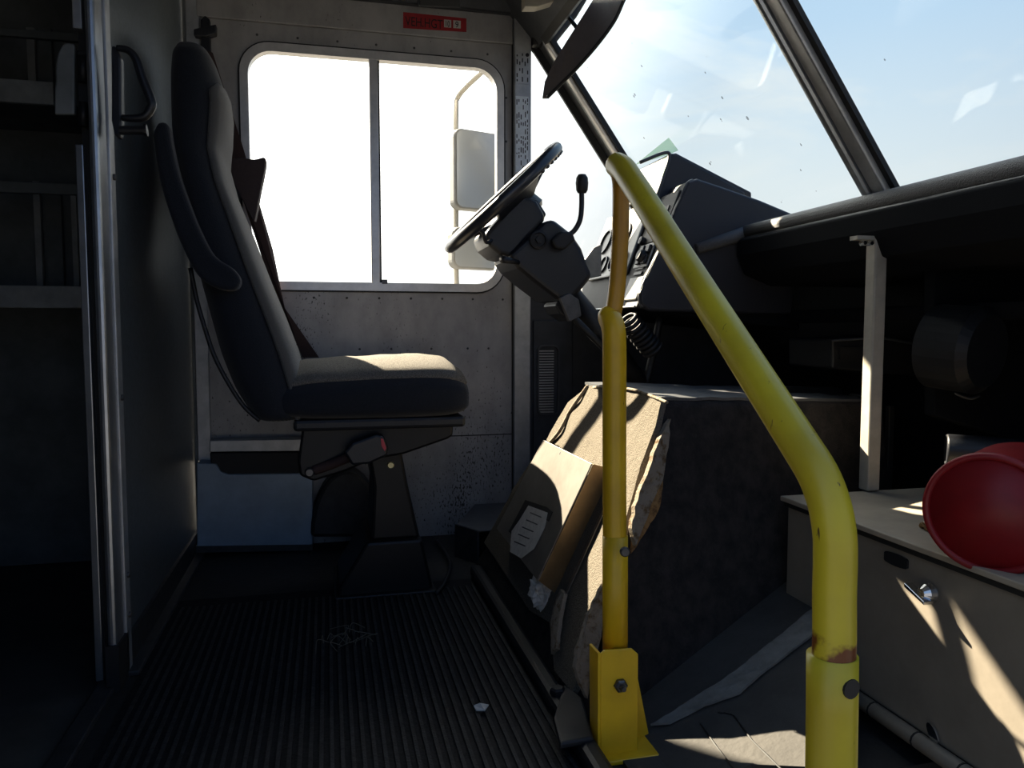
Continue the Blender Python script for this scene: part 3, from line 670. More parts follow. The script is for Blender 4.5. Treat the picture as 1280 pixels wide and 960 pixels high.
bk = mk('belt_buckle', prism([(430,566),(440,554),(470,543),(480,545),(485,560),(484,570),(462,580),(440,582)], 1.82, 1.86), 'black_plastic', seat, bevel=.006)
mk('release_button', prism([(476,548),(479,549),(483,560),(481,564),(477,558)], 1.815, 1.845), 'button_red', bk)
mk('buckle_strap', tube(smoothpath([at(440,570,Y=1.85),at(415,580,Y=1.87),at(392,588,Y=1.88)],5), .012, 8), 'belt', seat, smooth=True)

# seat belt hanging from the wall behind the seat
sb = root('seat_belt', 'dark maroon seat belt running from the wall anchor behind the seat', 'seat belt', at(258,40,Y=YW-.02))
mk('anchor_bracket', join(prism([(251,24),(256,19),(262,24),(263,62),(268,72),(262,78),(251,66)], YW-.03, YW-.005), prism([(242,36),(270,30),(270,42),(256,46),(242,44)], YW-.04, YW-.012)), 'black_plastic', sb, bevel=.003)
t0, t1, b0, b1 = at(256,62,Y=YW-.05), at(266,66,Y=YW-.05), at(378,447,Y=YW-.10), at(399,447,Y=YW-.10)
mk('webbing', slab([t0, t1, at(305,188,Y=YW-.06), at(341,312,Y=YW-.07), at(356,385,Y=YW-.1), b1, b0, at(330,330,Y=YW-.08), at(284,190,Y=YW-.06)], .003, (0,1,0)), 'belt', sb)

tag(mk('floor_cable', tube(smoothpath([at(545,742,Z=.012),at(556,728,Z=.02),at(563,706,Z=.02),at(556,690,Z=.012),at(546,676,Z=.012)],6), .005, 8), 'black_rubber', smooth=True), 'short black cable curling on the floor beside the seat pedestal', 'cable')
# box, pocket and wheel arch behind the pedestal
bx = root('metal_storage_box', 'blue-grey metal box with a dark rounded slot on the floor behind the seat', 'box', at(320,690,Y=2.40))
mk('box_body', slab([at(x,y,Y=2.42) for x,y in ((246,579),(270,580),(276,590),(285,593),(372,592),(391,593),(391,684),(246,687))], .08, (0,1,0)), 'box_metal', bx, bevel=.003)
mk('box_foot', slab([at(x,y,Y=2.415) for x,y in ((244,683),(391,681),(391,688),(244,691))], .08, (0,1,0)), 'floor_edge', bx)
mk('slot_shade', slab([at(x,y,Y=2.43) for x,y in ((262,566),(374,565),(374,593),(285,594),(272,590),(264,580))], .06, (0,1,0)), 'black_rubber', bx, bevel=.004)  # solid black slab stands in for the shade inside the recess
mk('ledge_strip', slab([at(x,y,Y=2.43) for x,y in ((262,551),(378,549),(378,564),(262,565))], .06, (0,1,0)), 'aluminium_dull', bx, bevel=.002)
arc = [at(434+math.cos(math.radians(a))*46, 672-math.sin(math.radians(a))*84, Y=2.40) for a in range(0,181,12)]
tag(mk('wheel_arch', slab(arc, .095, (0,1,0)), 'floor_edge', bevel=.012), 'dark rounded wheel arch hump on the floor behind the seat pedestal', 'wheel arch')

# ================================================================ GRAB HANDLE on the bulkhead, LATCH of the sliding door
gh = root('grab_handle', 'black grab handle with a tapered loop on the bulkhead beside the doorway', 'handle', (XB+.01,1.62,1.2))
def bh(px, py, off=.0): return at(px, py, Y=1.60-off)
mk('handle_plate', prism([(139,56),(146,58),(151,72),(152,160),(150,172),(143,170),(139,150)], 1.575, 1.60), 'black_plastic', gh, bevel=.004)
lp = smoothpath([at(x,y,Y=1.57) for x,y in ((146,60),(160,63),(170,74),(178,98),(188,124),(189,134),(180,146),(163,148),(152,147))], 5)
mk('handle_loop', tube(lp, [.0055+.003*math.sin(math.pi*i/(len(lp)-1)) for i in range(len(lp))], 10), 'black_plastic', gh, smooth=True)
mk('latch_lever', join(tube([at(150,163,Y=1.57), at(181,163,Y=1.57)], .008, 10), tube([at(180,163,Y=1.57), at(184,163,Y=1.57)], .011, 10)), 'dark_box', gh, smooth=False)
ls = root('door_latch', 'dark latch with a round backing plate at the edge of the cargo doorway', 'latch', at(90,110,Y=1.57))
def arcpts(cx, cy, rx, ry, a0, a1, n=14): return [(cx+rx*math.cos(math.radians(a0+(a1-a0)*i/n)), cy-ry*math.sin(math.radians(a0+(a1-a0)*i/n))) for i in range(n+1)]
mk('backing_plate', prism([(93,55),(93,143),(68,143),(68,112)]+[(p[0],p[1]) for p in arcpts(84,88,15,35,200,80,8)], 1.585, 1.60), 'cargo_wall', ls, bevel=.003)
mk('latch_barrel', tube([at(104,70,Y=1.575),at(104,103,Y=1.575)], .009, 12), 'dark_box', ls, smooth=True)
mk('latch_barrel', tube([at(104,128,Y=1.575),at(104,158,Y=1.575)], .008, 12), 'dark_box', ls, smooth=True)
mk('latch_body', prism([(95,62),(112,62),(112,165),(97,150)], 1.583, 1.60), 'dark_box', ls, bevel=.003)

# ================================================================ CARGO SHELVING seen through the doorway
sh = root('cargo_shelving', 'grey metal shelving in the dark cargo area left of the doorway', 'shelving', (-.9,2.3,0))
def band(y0, y1, Y, m, name, depth=.015, x1=None, x0=-60):
    a = at(50,y0,Y=Y).z; b = at(50,y1,Y=Y).z
    xa = at(x0,y0,Y=Y).x; xb_ = at(x1,y0,Y=Y).x if x1 else -.46
    return mk(name, box(xa, xb_, Y, Y+depth, b, a), m, sh, bevel=.002)
band(357, 385, 2.15, 'cargo_light', 'shelf_lip'); band(228, 242, 2.20, 'cargo_wall', 'shelf_lip'); band(101, 130, 2.15, 'cargo_light', 'shelf_lip', x1=66); band(38, 48, 2.20, 'cargo_wall', 'shelf_lip')
for z0 in (at(50,380,Y=2.15).z, at(50,128,Y=2.15).z): mk('shelf_board', box(-1.5, -.46, 2.165, 2.46, z0, z0+.01), 'cargo_wall', sh)
for x0, x1, y0, y1, m_ in ((41,54,240,357,'cargo_light'),(56,80,242,357,'cargo_wall'),(88,99,244,357,'cargo_light'),(33,45,48,101,'cargo_light'),(48,66,48,101,'cargo_wall')):
    a = at(x0,y0,Y=2.40); b = at(x1,y1,Y=2.40); mk('rib_panel', box(a.x, b.x, 2.40, 2.415, b.z-.05, a.z+.03), m_, sh)
mk('rear_panel', box(-1.6,-.46,2.46,2.47,.0,1.9), 'cargo_wall', sh)
mk('shelf_post', box(-1.52,-1.49,2.15,2.18,0,1.9), 'cargo_wall', sh)

# ================================================================ STEERING
sc_ = at(627, 248, Y=2.06); ax = Vector((-.68,0,.733)).normalized()
p0 = at(559,313,Y=2.06); p1 = at(695,184,Y=2.06); rd = (p1-p0); R_ = rd.length/2; sc_ = (p0+p1)/2
ax = Vector((-rd.z,0,rd.x)).normalized(); ax = ax if ax.z > 0 else -ax
wh = root('steering_wheel', 'black steering wheel seen edge-on in front of the side window', 'steering wheel', sc_)
def st_(u, v, y): return sc_ + rd.normalized()*u - ax*v + Vector((0,y,0))
mk('wheel_rim', torus(sc_, ax, R_-.015, .0165), 'wheel_rim', wh, smooth=True)
mk('finger_grip', join(*[lathe([(.0,-.006),(.006,-.004),(.006,.004),(0,.006)], sc_+(rd.normalized()*math.cos(a)+Vector((0,1,0))*math.sin(a))*(R_-.012)-ax*.014, ax, 8) for a in [i*.12-1.2 for i in range(21)]]), 'wheel_rim', wh, smooth=True)
for s in (-1, 1):
    mk('spoke', slab([st_(-.075,.010,s*(R_-.035)), st_(.075,.010,s*(R_-.035)), st_(.060,.05,s*.05), st_(-.070,.05,s*.05)], .014, ax), 'black_plastic', wh, bevel=.004)
for s in (-1, 1):
    mk('spoke', slab([st_(s*(R_-.02),.004,-.02), st_(s*(R_-.02),.004,.02), st_(s*.05,.05,.045), st_(s*.05,.05,-.045)], .012, ax), 'black_plastic', wh, bevel=.004)
mk('wheel_hub', lathe([(.0,.02),(.055,.03),(.075,.055),(.078,.075),(.060,.085),(0,.085)][::-1] if False else [(.0,.018),(.05,.022),(.072,.040),(.078,.075),(.07,.085),(.0,.085)], sc_, -ax, 32), 'black_plastic', wh, smooth=False)
co = root('steering_column', 'chunky black steering column with ignition lock running down into the dashboard', 'steering column', at(690,370,Y=2.06))
mk('upper_shroud', prism([(606,292),(650,243),(664,247),(672,250),(683,270),(681,276),(640,322),(625,318),(612,307)], 1.97, 2.15), 'black_plastic', co, bevel=.012, seg=3)
mk('clock_spring', prism([(645,244),(672,249),(684,268),(672,282),(640,262)], 1.99, 2.13), 'black_plastic', co, bevel=.006)
mk('lower_shroud', prism([(636,318),(681,277),(692,273),(716,292),(728,310),(735,330),(742,345),(728,362),(712,378),(697,374),(668,352),(648,335)], 1.95, 2.17), 'black_plastic', co, bevel=.014, seg=3)
ic = at(673,300,Y=1.945)
mk('ignition_lock', join(lathe([(.024,.0),(.024,.014),(.018,.016),(.017,.010),(.0,.010)], ic+Vector((0,.006,0)), (0,-1,0), 24), lathe([(.010,.0),(.010,.012),(0,.013)], ic, (0,-1,0), 6)), 'black_rubber', co)
mk('column_pipe', tube([at(712,365,Y=2.06), at(760,425,Y=2.06), at(800,480,Y=2.06)], .028, 14), 'dark_box', co, smooth=True)
mk('tilt_lever', join(tube([at(648,328,Y=1.95), at(628,324,Y=1.90)], [.006,.010], 10)), 'black_plastic', co, smooth=True)
mk('column_collar', prism([(700,372),(716,378),(722,392),(716,402),(700,392),(694,382)], 1.98, 2.1), 'dark_box', co, bevel=.004)
tl = root('turn_signal_stalk', 'small curved dark stalk under the steering wheel rim', 'stalk', at(605,300,Y=2.0))
mk('stalk_arm', tube(smoothpath([at(618,298,Y=1.98),at(608,303,Y=1.96),at(604,292,Y=1.95),at(600,287,Y=1.94)],5), .005, 8), 'black_plastic', tl, smooth=True)
gs = root('gear_lever', 'black gear lever with an oval knob rising beside the steering column', 'gear lever', at(700,302,Y=1.93))
mk('lever_rod', tube(smoothpath([at(x,y,Y=1.93) for x,y in ((698,305),(708,296),(718,288),(725,275),(727,258),(727,240))],6), .0068, 10), 'black_plastic', gs, smooth=True)
kn = at(727.5,229,Y=1.93)
mk('lever_knob', lathe([(.0,-.026),(.011,-.025),(.015,-.018),(.0165,0),(.015,.014),(.010,.022),(0,.024)], kn, (0,0,1), 20), 'black_rubber', gs, smooth=True)
mk('lever_boot', prism([(690,300),(702,288),(716,290),(720,300),(706,312),(695,310)], 1.915, 1.945), 'black_rubber', gs, bevel=.006)

# ================================================================ DASHBOARD
YE = 1.90
LIP = Vector((1.10, 0, .947))
db = root('dashboard', 'dark dashboard shelf with a padded vinyl lip under the windscreen', 'dashboard', (1.2,1.1,.7))
lipz = lambda y: .947
mk('padded_lip', tube([Vector((1.108,YP+.01,.943)), Vector((1.108,1.0,.943)), Vector((1.108,1.893,.943))], .021, 16), 'dash_vinyl', db, smooth=True)
mk('dash_top', slab([Vector((1.108,YP+.01,.945)),Vector((1.108,1.893,.945)),Vector((1.185,1.893,.925)),Vector((1.185,YP+.01,.925))], .018, (0,0,1)), 'dash_vinyl', db)
mk('driver_deck', slab([Vector((1.05,1.94,.90)),Vector((1.05,2.47,.90)),Vector((1.19,2.47,.90)),Vector((1.19,1.94,.90))], .015, (0,0,1)), 'dash_dark', db)
mk('dash_fascia', profile([(1.095,.930),(1.085,.915),(1.090,.895),(1.12,.87),(1.20,.85),(1.49,.84),(1.49,.80),(1.18,.80),(1.10,.83),(1.078,.88),(1.078,.92)][::-1], YP+.01, 1.893), 'dash_dark', db, bevel=.004)
mk('lip_trim', tube([Vector((1.088,YP+.01,.922)), Vector((1.088,1.893,.922))], .006, 8), 'black_plastic', db, smooth=True)
mk('lower_crossbar', box(1.26,1.30,YP+.01,YW-.02,.70,.735), 'dash_dark', db, bevel=.006)
mk('rear_panel', box(1.46,1.48,YP+.01,YW-.02,.45,.84), 'dash_dark', db)
# instrument binnacle
bn = root('instrument_binnacle', 'black double-hooded instrument binnacle rising above the dashboard on the driver side', 'instrument panel', (.95,1.95,.85))
# near hood: solid side cheek whose rear edge carries a rim round the recessed face
near_out = [(862,226),(872,223),(905,234),(950,250),(1000,271),(1000,300),(990,392),(945,392),(812,389),(801,380),(800,366),(828,304),(846,258)]
mk('near_cheek', prism(near_out, YE, YE+.025), 'pod_plastic', bn, bevel=.008, seg=3)
mk('lip_return', tube([Vector((1.108,YE-.006,.943)), at(915,297,Y=YE-.006), at(871,311,Y=YE-.006)], [.020,.018,.014], 12), 'dash_vinyl', bn, smooth=True)
mk('near_hood', prism([(862,226),(872,223),(905,234),(950,250),(1000,271),(1000,281),(948,262),(904,246),(873,235),(856,250),(850,250)], YE+.02, YE+.14), 'pod_plastic', bn, bevel=.005)
mk('hood_rim', tube(smoothpath([at(x,y,Y=YE+.01) for x,y in ((803,384),(800,368),(814,335),(828,305),(846,262),(858,232),(866,226))],5), .0055, 8), 'panel_grey', bn, smooth=True)
far_Y = YE+.14
mk('far_cheek', prism([(838,191),(846,192),(890,216),(932,240),(932,262),(828,262),(823,246),(829,226)], far_Y, far_Y+.02), 'pod_plastic', bn, bevel=.006)
mk('far_hood', prism([(836,192),(846,191),(890,214),(940,240),(940,250),(890,226),(846,206),(834,210)], far_Y+.02, YW-.06), 'pod_plastic', bn, bevel=.006)
mk('hood_rim', tube(smoothpath([at(x,y,Y=far_Y+.004) for x,y in ((826,262),(822,247),(829,222),(837,196),(830,191),(800,203))],5), .005, 8), 'panel_grey', bn, smooth=True)
mk('hood_lining', prism([(834,196),(838,200),(828,240),(824,240)], far_Y+.02, YW-.08), 'panel_beige', bn)
# recessed instrument face: a plane from low-near to high, running across to the driver side
fA = at(796,384,Y=YE+.02); fB = at(848,244,Y=YE+.02)
dirU = (fB-fA).normalized(); Hh = (fB-fA).length
FNv = Vector((-dirU.z,0,dirU.x)); FNv = FNv if FNv.x < 0 else -FNv
def fp(s, t, off=0.0): return fA + Vector((0,1,0))*(s*(.88 if s < .549 else 1)) + dirU*(t*Hh) + FNv*off
def fquad(s0, s1, t0, t1, off, th): return slab([fp(s0,t0,off),fp(s1,t0,off),fp(s1,t1,off),fp(s0,t1,off)], th, FNv)
LF = .55
mk('face_panel', fquad(.0,LF,0,1.05,-.01,.012), 'face_grey', bn, bevel=.003)
mk('lower_trim', tube([fp(0,0,.006), fp(LF,0,.006)], .003, 8), 'aluminium', bn)
gc = mk('gauge_bezel', fquad(.17,.545,.32,.86,.004,.010), 'panel_white', bn, bevel=.004)
for s, t in ((.23,.46),(.32,.46),(.41,.46),(.50,.46),(.30,.72),(.48,.72)):
    r_ = .042 if t > .6 else .028
    mk('gauge', lathe([(r_,0),(r_,.008),(r_*.85,.008),(r_*.85,.003),(0,.003)], fp(s,t,.012), FNv, 24), 'gauge_face', bn)
mk('slot_vent', join(*[fquad(.05,.11,.30+.05*i,.325+.05*i,.002,.004) for i in range(5)]), 'gauge_face', bn)
mk('switch_plate', fquad(.01,.12,.06,.27,.003,.006), 'panel_white', bn, bevel=.003)
mk('switch_plate', fquad(.02,.13,.36,.58,.003,.006), 'panel_white', bn, bevel=.003)
for s, t in ((.045,.42),(.09,.42),(.045,.52),(.09,.52)): mk('rocker_switch', fquad(s-.014,s+.014,t-.035,t+.035,.009,.008), 'black_plastic', bn, bevel=.002)
mk('control_knob', lathe([(.019,0),(.018,.018),(.014,.022),(0,.022)], fp(.06,.47-.02,.008), FNv, 20), 'black_plastic', bn)
for s, t in ((.13,.62),(.13,.78),(.05,.68),(.05,.82)): mk('control_knob', lathe([(.012,0),(.011,.014),(0,.016)], fp(s,t,.004), FNv, 16), 'black_plastic', bn)
mk('small_plate', fquad(.03,.16,.60,.92,.002,.003), 'panel_beige', bn)
mk('end_bracket', prism([(727,330),(742,310),(752,305),(752,345),(738,348)], 1.98, 1.99), 'panel_white', bn, bevel=.002)
mk('under_housing', profile([(fA.x-.0,fA.z-.004),(fA.x+.5,fA.z-.004),(fA.x+.5,fA.z-.06),(fA.x+.22,fA.z-.03)], YE+.03, YW-.03), 'dash_dark', bn, bevel=.005)
gg = tag(mk('green_glass_piece', slab([at(794,206,Y=2.1),at(836,172,Y=2.1),at(848,188,Y=2.1),at(836,193,Y=2.1)], .005, (0,1,0)), 'glass_green'), 'pointed pale green glass piece standing on the far binnacle hood', 'glass piece')
cd = root('foot_area_mechanism', 'dark pedal linkage below the steering column', 'pedal linkage', (.85,2.1,.3))
mk('pedal_arm', tube(smoothpath([Vector((.93,2.05,.72)),Vector((.88,2.05,.5)),Vector((.80,2.05,.28))],6), .012, 8), 'dark_box', cd, smooth=True)
mk('pedal_pad', box(.77,.80,2.0,2.12,.22,.30), 'black_rubber', cd, bevel=.006)
mk('linkage_rod', tube([at(715,395,Y=2.0), at(760,440,Y=2.05), at(790,470,Y=2.05)], .010, 8), 'dark_box', cd, smooth=True)
mk('linkage_clip', prism([(700,372),(712,366),(724,375),(727,395),(712,402)], 1.94, 1.96), 'bolt_grey', cd, bevel=.002)
mk('corrugated_duct', join(*[torus(p, (.5,.1,-.6), .026, .006, 20, 6) for p in [at(785,400,Y=1.95)+Vector((.009*i,0,-.010*i)) for i in range(9)]]), 'black_rubber', cd, smooth=True)
# kick panel with louvred grille
kp = root('kick_panel_vent', 'dark louvred vent grille low on the side wall beside the door pillar', 'vent', at(680,475,Y=YW-.02))
mk('vent_panel', prism([(667,400),(716,400),(716,540),(667,600)], YW-.012, YW), 'dark_cove', kp, bevel=.003)
mk('vent_frame', ring(rrect(at(670,475,Y=YW).x,at(697,475,Y=YW).x,at(680,518,Y=YW).z,at(680,431,Y=YW).z,.02), rrect(at(670,475,Y=YW).x+.005,at(697,475,Y=YW).x-.005,at(680,518,Y=YW).z+.005,at(680,431,Y=YW).z-.005,.017), YW-.022, YW-.01), 'panel_grey', kp)
gx0, gx1 = at(672,475,Y=YW).x, at(690,475,Y=YW).x; gz0, gz1 = at(680,515,Y=YW).z, at(680,436,Y=YW).z
mk('grille', join(*[box(gx0,gx1,YW-.022,YW-.012,gz0+i*(gz1-gz0)/24,gz0+i*(gz1-gz0)/24+.004) for i in range(24)]), 'aluminium_dull', kp)
# small fittings glinting below the dash
hb = root('heater_box', 'dark heater box with an opening below the dashboard behind the stanchion', 'heater box', (1.28,1.62,.60))
mk('box_shell', prism([(1040,424),(1100,420),(1145,428),(1145,470),(1100,468),(1040,460)], 1.62, 1.80), 'dark_box', hb, bevel=.005)
mk('box_slot', prism([(1050,434),(1085,434),(1085,450),(1050,449)], 1.612, 1.63), 'gasket', hb)
mk('lit_edge', tube([at(1040,426,Y=1.612), at(1100,422,Y=1.612), at(1145,430,Y=1.612)], .003, 6), 'panel_grey', hb)  # paler tube paints the light caught along the box's top edge
sd_ = at(1048,304,Y=1.40)
tag(mk('door_cable', tube(smoothpath([at(1182,482,Y=1.36),at(1195,492,Y=1.34),at(1212,498,Y=1.33),at(1224,495,Y=1.33)],5), .003, 6), 'panel_grey', smooth=True), 'thin grey cable glinting in the dark under the right of the dashboard', 'cable')
bl = root('blower_housing', 'round dark blower housing in the shade under the right end of the dashboard', 'blower', (1.36,1.25,.55))
mk('housing_drum', lathe([(.0,0),(.07,.0),(.085,.015),(.085,.10),(0,.10)], at(1235,440,Y=1.22), (-.3,1,.1), 32), 'dark_box', bl)
mk('housing_back', prism([(1168,330),(1300,322),(1300,560),(1168,520)], 1.34, 1.37), 'dash_dark', bl, bevel=.004)

# stanchion
sx_ = at(1086,612,Z=.347)
ss = root('support_post', 'cream painted square steel post from the locker up to the dashboard', 'post', (sx_.x,sx_.y,.347))
w2 = .0145
ztop = .885
mk('post_tube', box(sx_.x-w2, sx_.x+w2, sx_.y-w2, sx_.y+w2, .347, ztop), 'stanchion', ss, bevel=.003)
mk('top_bracket', join(box(sx_.x-.055, sx_.x-w2, sx_.y-.012, sx_.y+.012, ztop-.022, ztop-.014)), 'stanchion', ss)
mk('bolt', bolt((sx_.x-.030, sx_.y-.012, ztop-.03), (0,-1,0), .006, .012), 'chrome', ss)
mk('bolt', bolt((sx_.x-.046, sx_.y-.012, ztop-.03), (0,-1,0), .006, .012), 'chrome', ss)

# ================================================================ LOCKER
lk = root('metal_locker', 'tan painted metal locker with a slot and quarter-turn latch at lower right', 'locker', (1.05,.9,.03))
XL = .90; LT = .344
Lb = at(1072,868,X=XL); La = at(1072,652,X=XL)
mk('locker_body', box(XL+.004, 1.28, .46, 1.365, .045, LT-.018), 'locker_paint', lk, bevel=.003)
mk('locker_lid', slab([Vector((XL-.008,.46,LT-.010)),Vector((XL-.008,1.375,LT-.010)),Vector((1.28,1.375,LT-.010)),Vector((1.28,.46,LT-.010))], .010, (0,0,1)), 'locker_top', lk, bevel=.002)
mk('lid_gasket', box(XL-.002, 1.27, .465, 1.37, LT-.020, LT-.010), 'gasket', lk)
cslot = at(1121,700,X=XL+.002)
sl = [(math.cos(t)*.033+ (.0), math.sin(t)*.010) for t in [i*math.pi/10 for i in range(20)]]
slot = [cslot + Vector((0, -a, b)) for a, b in [(max(-.026,min(.026,c*1.2)), s) for c, s in sl]]
mk('finger_slot', slab([p+Vector((.0005,0,0)) for p in slot], .004, (-1,0,0)), 'dark_box', lk)
lc = at(1163,741,X=XL)
mk('latch', join(lathe([(.016,0),(.014,.010),(.008,.018),(0,.018)], lc, (-1,0,0), 18)), 'chrome', lk, smooth=False)
mk('latch_wing', slab([lc+Vector((-.012,.024,.010)), lc+Vector((-.012,-.018,-.006)), lc+Vector((-.012,-.018,-.011)), lc+Vector((-.012,.024,.004))], .016, (-1,0,0)), 'chrome', lk, bevel=.001)
ov = at(1167,917,X=XL)
mk('oval_plug', slab([ov+Vector((0,math.cos(t)*.010+math.sin(t)*.007, math.sin(t)*.014)) for t in [i*math.pi/8 for i in range(16)]], .003, (-1,0,0)), 'chrome', lk)
rz = .036
segs_ = [1.36,1.16,1.08,.985,.96,.86,.70,.46]
mk('bottom_tube', tube([Vector((XL-.006,.46,rz)), Vector((XL-.006,1.37,rz))], .013, 12), 'locker_paint', lk, smooth=True)
for y in (1.085,.985,.895,.80): mk('tube_joint', tube([Vector((XL-.006,y,rz)), Vector((XL-.006,y+.003,rz))], .0138, 12), 'gasket', lk)
mk('twig', tube(smoothpath([at(1152,656,Z=LT+.006),at(1160,660,Z=LT+.006),at(1168,657,Z=LT+.007),at(1178,656,Z=LT+.006)],5), [.004+.002*math.sin(i*1.7) for i in range(16)], 8), 'foam_brown')
tag(bpy.data.objects['twig'], 'small brown twig lying on the locker lid beside the red container', 'twig')

# ================================================================ RED CONTAINER and BLACK PIPE
rcx = at(1236,643,Y=.88)
axr = Vector((.80,.50,.02)).normalized()     # from the open rim into the body
rr = .083
rd_ = root('red_container', 'red plastic container lying on its side on the locker lid', 'container', rcx+Vector((0,0,-rr)))
mk('container_body', lathe([(rr*1.0,.0),(rr*1.03,-.004),(rr*1.05,.002),(rr*1.05,.010),(rr*1.0,.016),(rr*.99,.16),(rr*.93,.20),(rr*.0,.20)][2:], rcx, axr, 56), 'red_plastic', rd_, smooth=True)
mk('rim', torus(rcx+axr*.003, axr, rr*.985, .0055, 64, 12), 'red_plastic', rd_, smooth=True)
mk('recessed_base', lathe([(rr*.98,.004),(rr*.84,.018),(rr*.76,.026),(rr*.70,.022),(rr*.40,.024),(rr*.36,.020),(.0,.020)], rcx, axr, 56), 'red_plastic', rd_, smooth=True)
pp = at(1182,562,Y=1.22)
pa = Vector((.72,-.55,-.01)).normalized()
bp = root('black_pipe', 'black plastic pipe with an open end resting behind the red container', 'pipe', pp)
mk('pipe_wall', lathe([(.026,.003),(.0285,.0),(.030,.004),(.030,.48),(.026,.48)], pp, pa, 32), 'black_plastic', bp, smooth=True)
mk('pipe_bore', lathe([(.0265,.004),(.0255,.10),(.0,.10)], pp, pa, 32), 'gasket', bp, smooth=True)
# pipe hanger under dash so the pipe is carried
mk('pipe_clamp', join(torus(pp+pa*.20, pa, .032, .003, 28, 6), tube([pp+pa*.20+Vector((0,0,.03)), Vector(((pp+pa*.20).x,(pp+pa*.20).y,.82))], .004, 8)), 'dark_box', bp, smooth=True)

# ================================================================ YELLOW HANDRAIL
XR = .445
hr = root('yellow_handrail', 'tall bent yellow tubular handrail standing by the entry step', 'handrail', (XR,.9,0))
def hp(px, py, dx=0): 
    p = at(px, py, X=XR); p.x += dx; return p
path = [(1042,832),(1043,790),(1043,740),(1044,700),(1043,665),(1036,628),(1022,592),(1000,556),(975,517),(930,447),(880,369),(840,306),(805,250),(788,224),(779,211),(771,206)]
P_ = smoothpath([hp(*p) for p in path], 4)
mk('rail_tube', tube(P_, .019, 24), 'yellow_rusty', hr, smooth=True)
# crushed upper part of the far leg
Pb = smoothpath([hp(772,212), hp(766,220,.012), hp(763,240,.018), hp(762,300,.018), hp(761,360,.014), hp(762,392,.006)], 5)
mk('flattened_tube', tube(Pb, [.014]*3+[.0138]*(len(Pb)-3), 20), 'yellow_shaded', hr, smooth=True)  # same yellow tube, its shade put into a more orange colour
Pc = smoothpath([hp(761,385,.004), hp(762,396,.0), hp(766,408), hp(768,430), hp(768,520), hp(768,600), hp(768.5,690)], 5)
rc_ = [.008,.0125,.0155,.0175]+[.019]*(len(Pc)-4)
mk('leg_tube', tube(Pc, rc_, 24), 'yellow_sleeve', hr, smooth=True)
mk('leg_sleeve', tube([hp(769,670), hp(769,740), hp(769,818)], .0205, 24), 'yellow_sleeve', hr, smooth=True)
mk('sleeve_bolt', bolt(hp(775,685)+Vector((0,-.019,0)), (-.1,-1,0), .008, .006, False), 'bolt_grey', hr)
tube_n = hp(1040,822)
mk('rail_sleeve', tube([hp(1040.5,818), hp(1040,880), hp(1038,1020), Vector((XR,hp(1038,960).y,-.30))], .0225, 24, cap=True), 'yellow_paint', hr, smooth=True)
yr = hp(1041,816)
mk('step_flange', lathe([(.05,0),(.05,.006),(.024,.012)], Vector((XR,hp(1038,960).y,-.30)), (0,0,1), 20), 'yellow_paint', hr)
cdir = (CAM-hp(1057,848)); cdir.z = 0; cdir.normalize()
mk('bolt_hole', lathe([(.009,0),(.009,.003),(.0,.003)], hp(1040,848)+(cdir+Vector((.75,-.1,0))).normalized()*.0205, (cdir+Vector((.75,-.1,0))).normalized(), 16), 'dark_box', hr)
# base bracket of the far leg
bz0 = 0.0
def bf(px, py, Y): return at(px, py, Y=Y)
BY = hp(770,880).y
mk('bracket_plate', slab([at(x,y,Y=BY-.024) for x,y in ((751,818),(756,813),(790,811),(798,818),(797,938),(790,950),(775,957),(751,955))], .005, (0,1,0)), 'yellow_sleeve', hr, bevel=.0015)
mk('bracket_web', slab([at(751,816,Y=BY-.024), at(751,955,Y=BY-.024), at(741,946,Y=BY+.03), at(740,804,Y=BY+.03)], .005, (-1,0,0)), 'yellow_sleeve', hr, bevel=.0015)
mk('bracket_gusset', slab([at(796,840,Y=BY+.022), at(818,952,Y=BY+.012), at(760,955,Y=BY+.012), at(760,815,Y=BY+.022)], .005, (0,1,0)), 'yellow_sleeve', hr, bevel=.0015)
mk('bracket_foot', box(at(741,955,Y=BY).x, at(820,955,Y=BY).x, BY-.045, BY+.045, .0, .008), 'yellow_sleeve', hr, bevel=.002)
for y_ in (856, 950): mk('bracket_bolt', join(bolt(at(775,y_,Y=BY-.024), (0,-1,0), .011, .009), bolt(at(775,y_,Y=BY-.024)+Vector((0,-.008,0)), (0,-1,0), .005, .010, False)), 'bolt_grey', hr)

# ================================================================ SIGN, LABELS, OVERHEAD
sg = root('height_sign', 'red vehicle height sticker with two white number squares above the door window', 'sign', at(543,28,Y=YW-.014))
ys = YW-.0135
mk('sign_plate', slab([at(504,15,Y=ys),at(583,23,Y=ys),at(583,40,Y=ys),at(504,35,Y=ys)], .0012, (0,1,0)), 'sign_red', sg)
o1 = at(506.5,31.5,Y=ys-.001); o2 = at(550,36,Y=ys-.001); xd = (o2-o1)
text('sign_text', 'VEH.HGT', .040, o1, xd, (0,0,1), 'ink_dark', sg, xscale=.72)
for x0, x1, y0, s_ in ((555,564,24.5,'10'),(566.5,575.8,25.5,'9')):
    mk('number_square', slab([at(x0,y0,Y=ys-.001),at(x1,y0+.8,Y=ys-.001),at(x1,y0+10.2,Y=ys-.001),at(x0,y0+9.6,Y=ys-.001)], .0015, (0,-1,0)), 'sign_white', sg)
    text('sign_text', s_, .026, at(x0+(1 if s_=='10' else 2.4),y0+8.6,Y=ys-.003), xd, (0,0,1), 'ink_black', sg, xscale=.62 if s_=='10' else .9)
ov_ = root('overhead_access_panel', 'small outlined rectangular panel in the dark cove above the door', 'panel', at(550,5,Y=YW-.04))
mk('panel_plate', slab([at(525,-14,Y=YW-.055),at(574,-14,Y=YW-.055),at(574,8,Y=YW-.035),at(525,7,Y=YW-.035)], .008, (0,-.8,-.6)), 'dark_box', ov_)
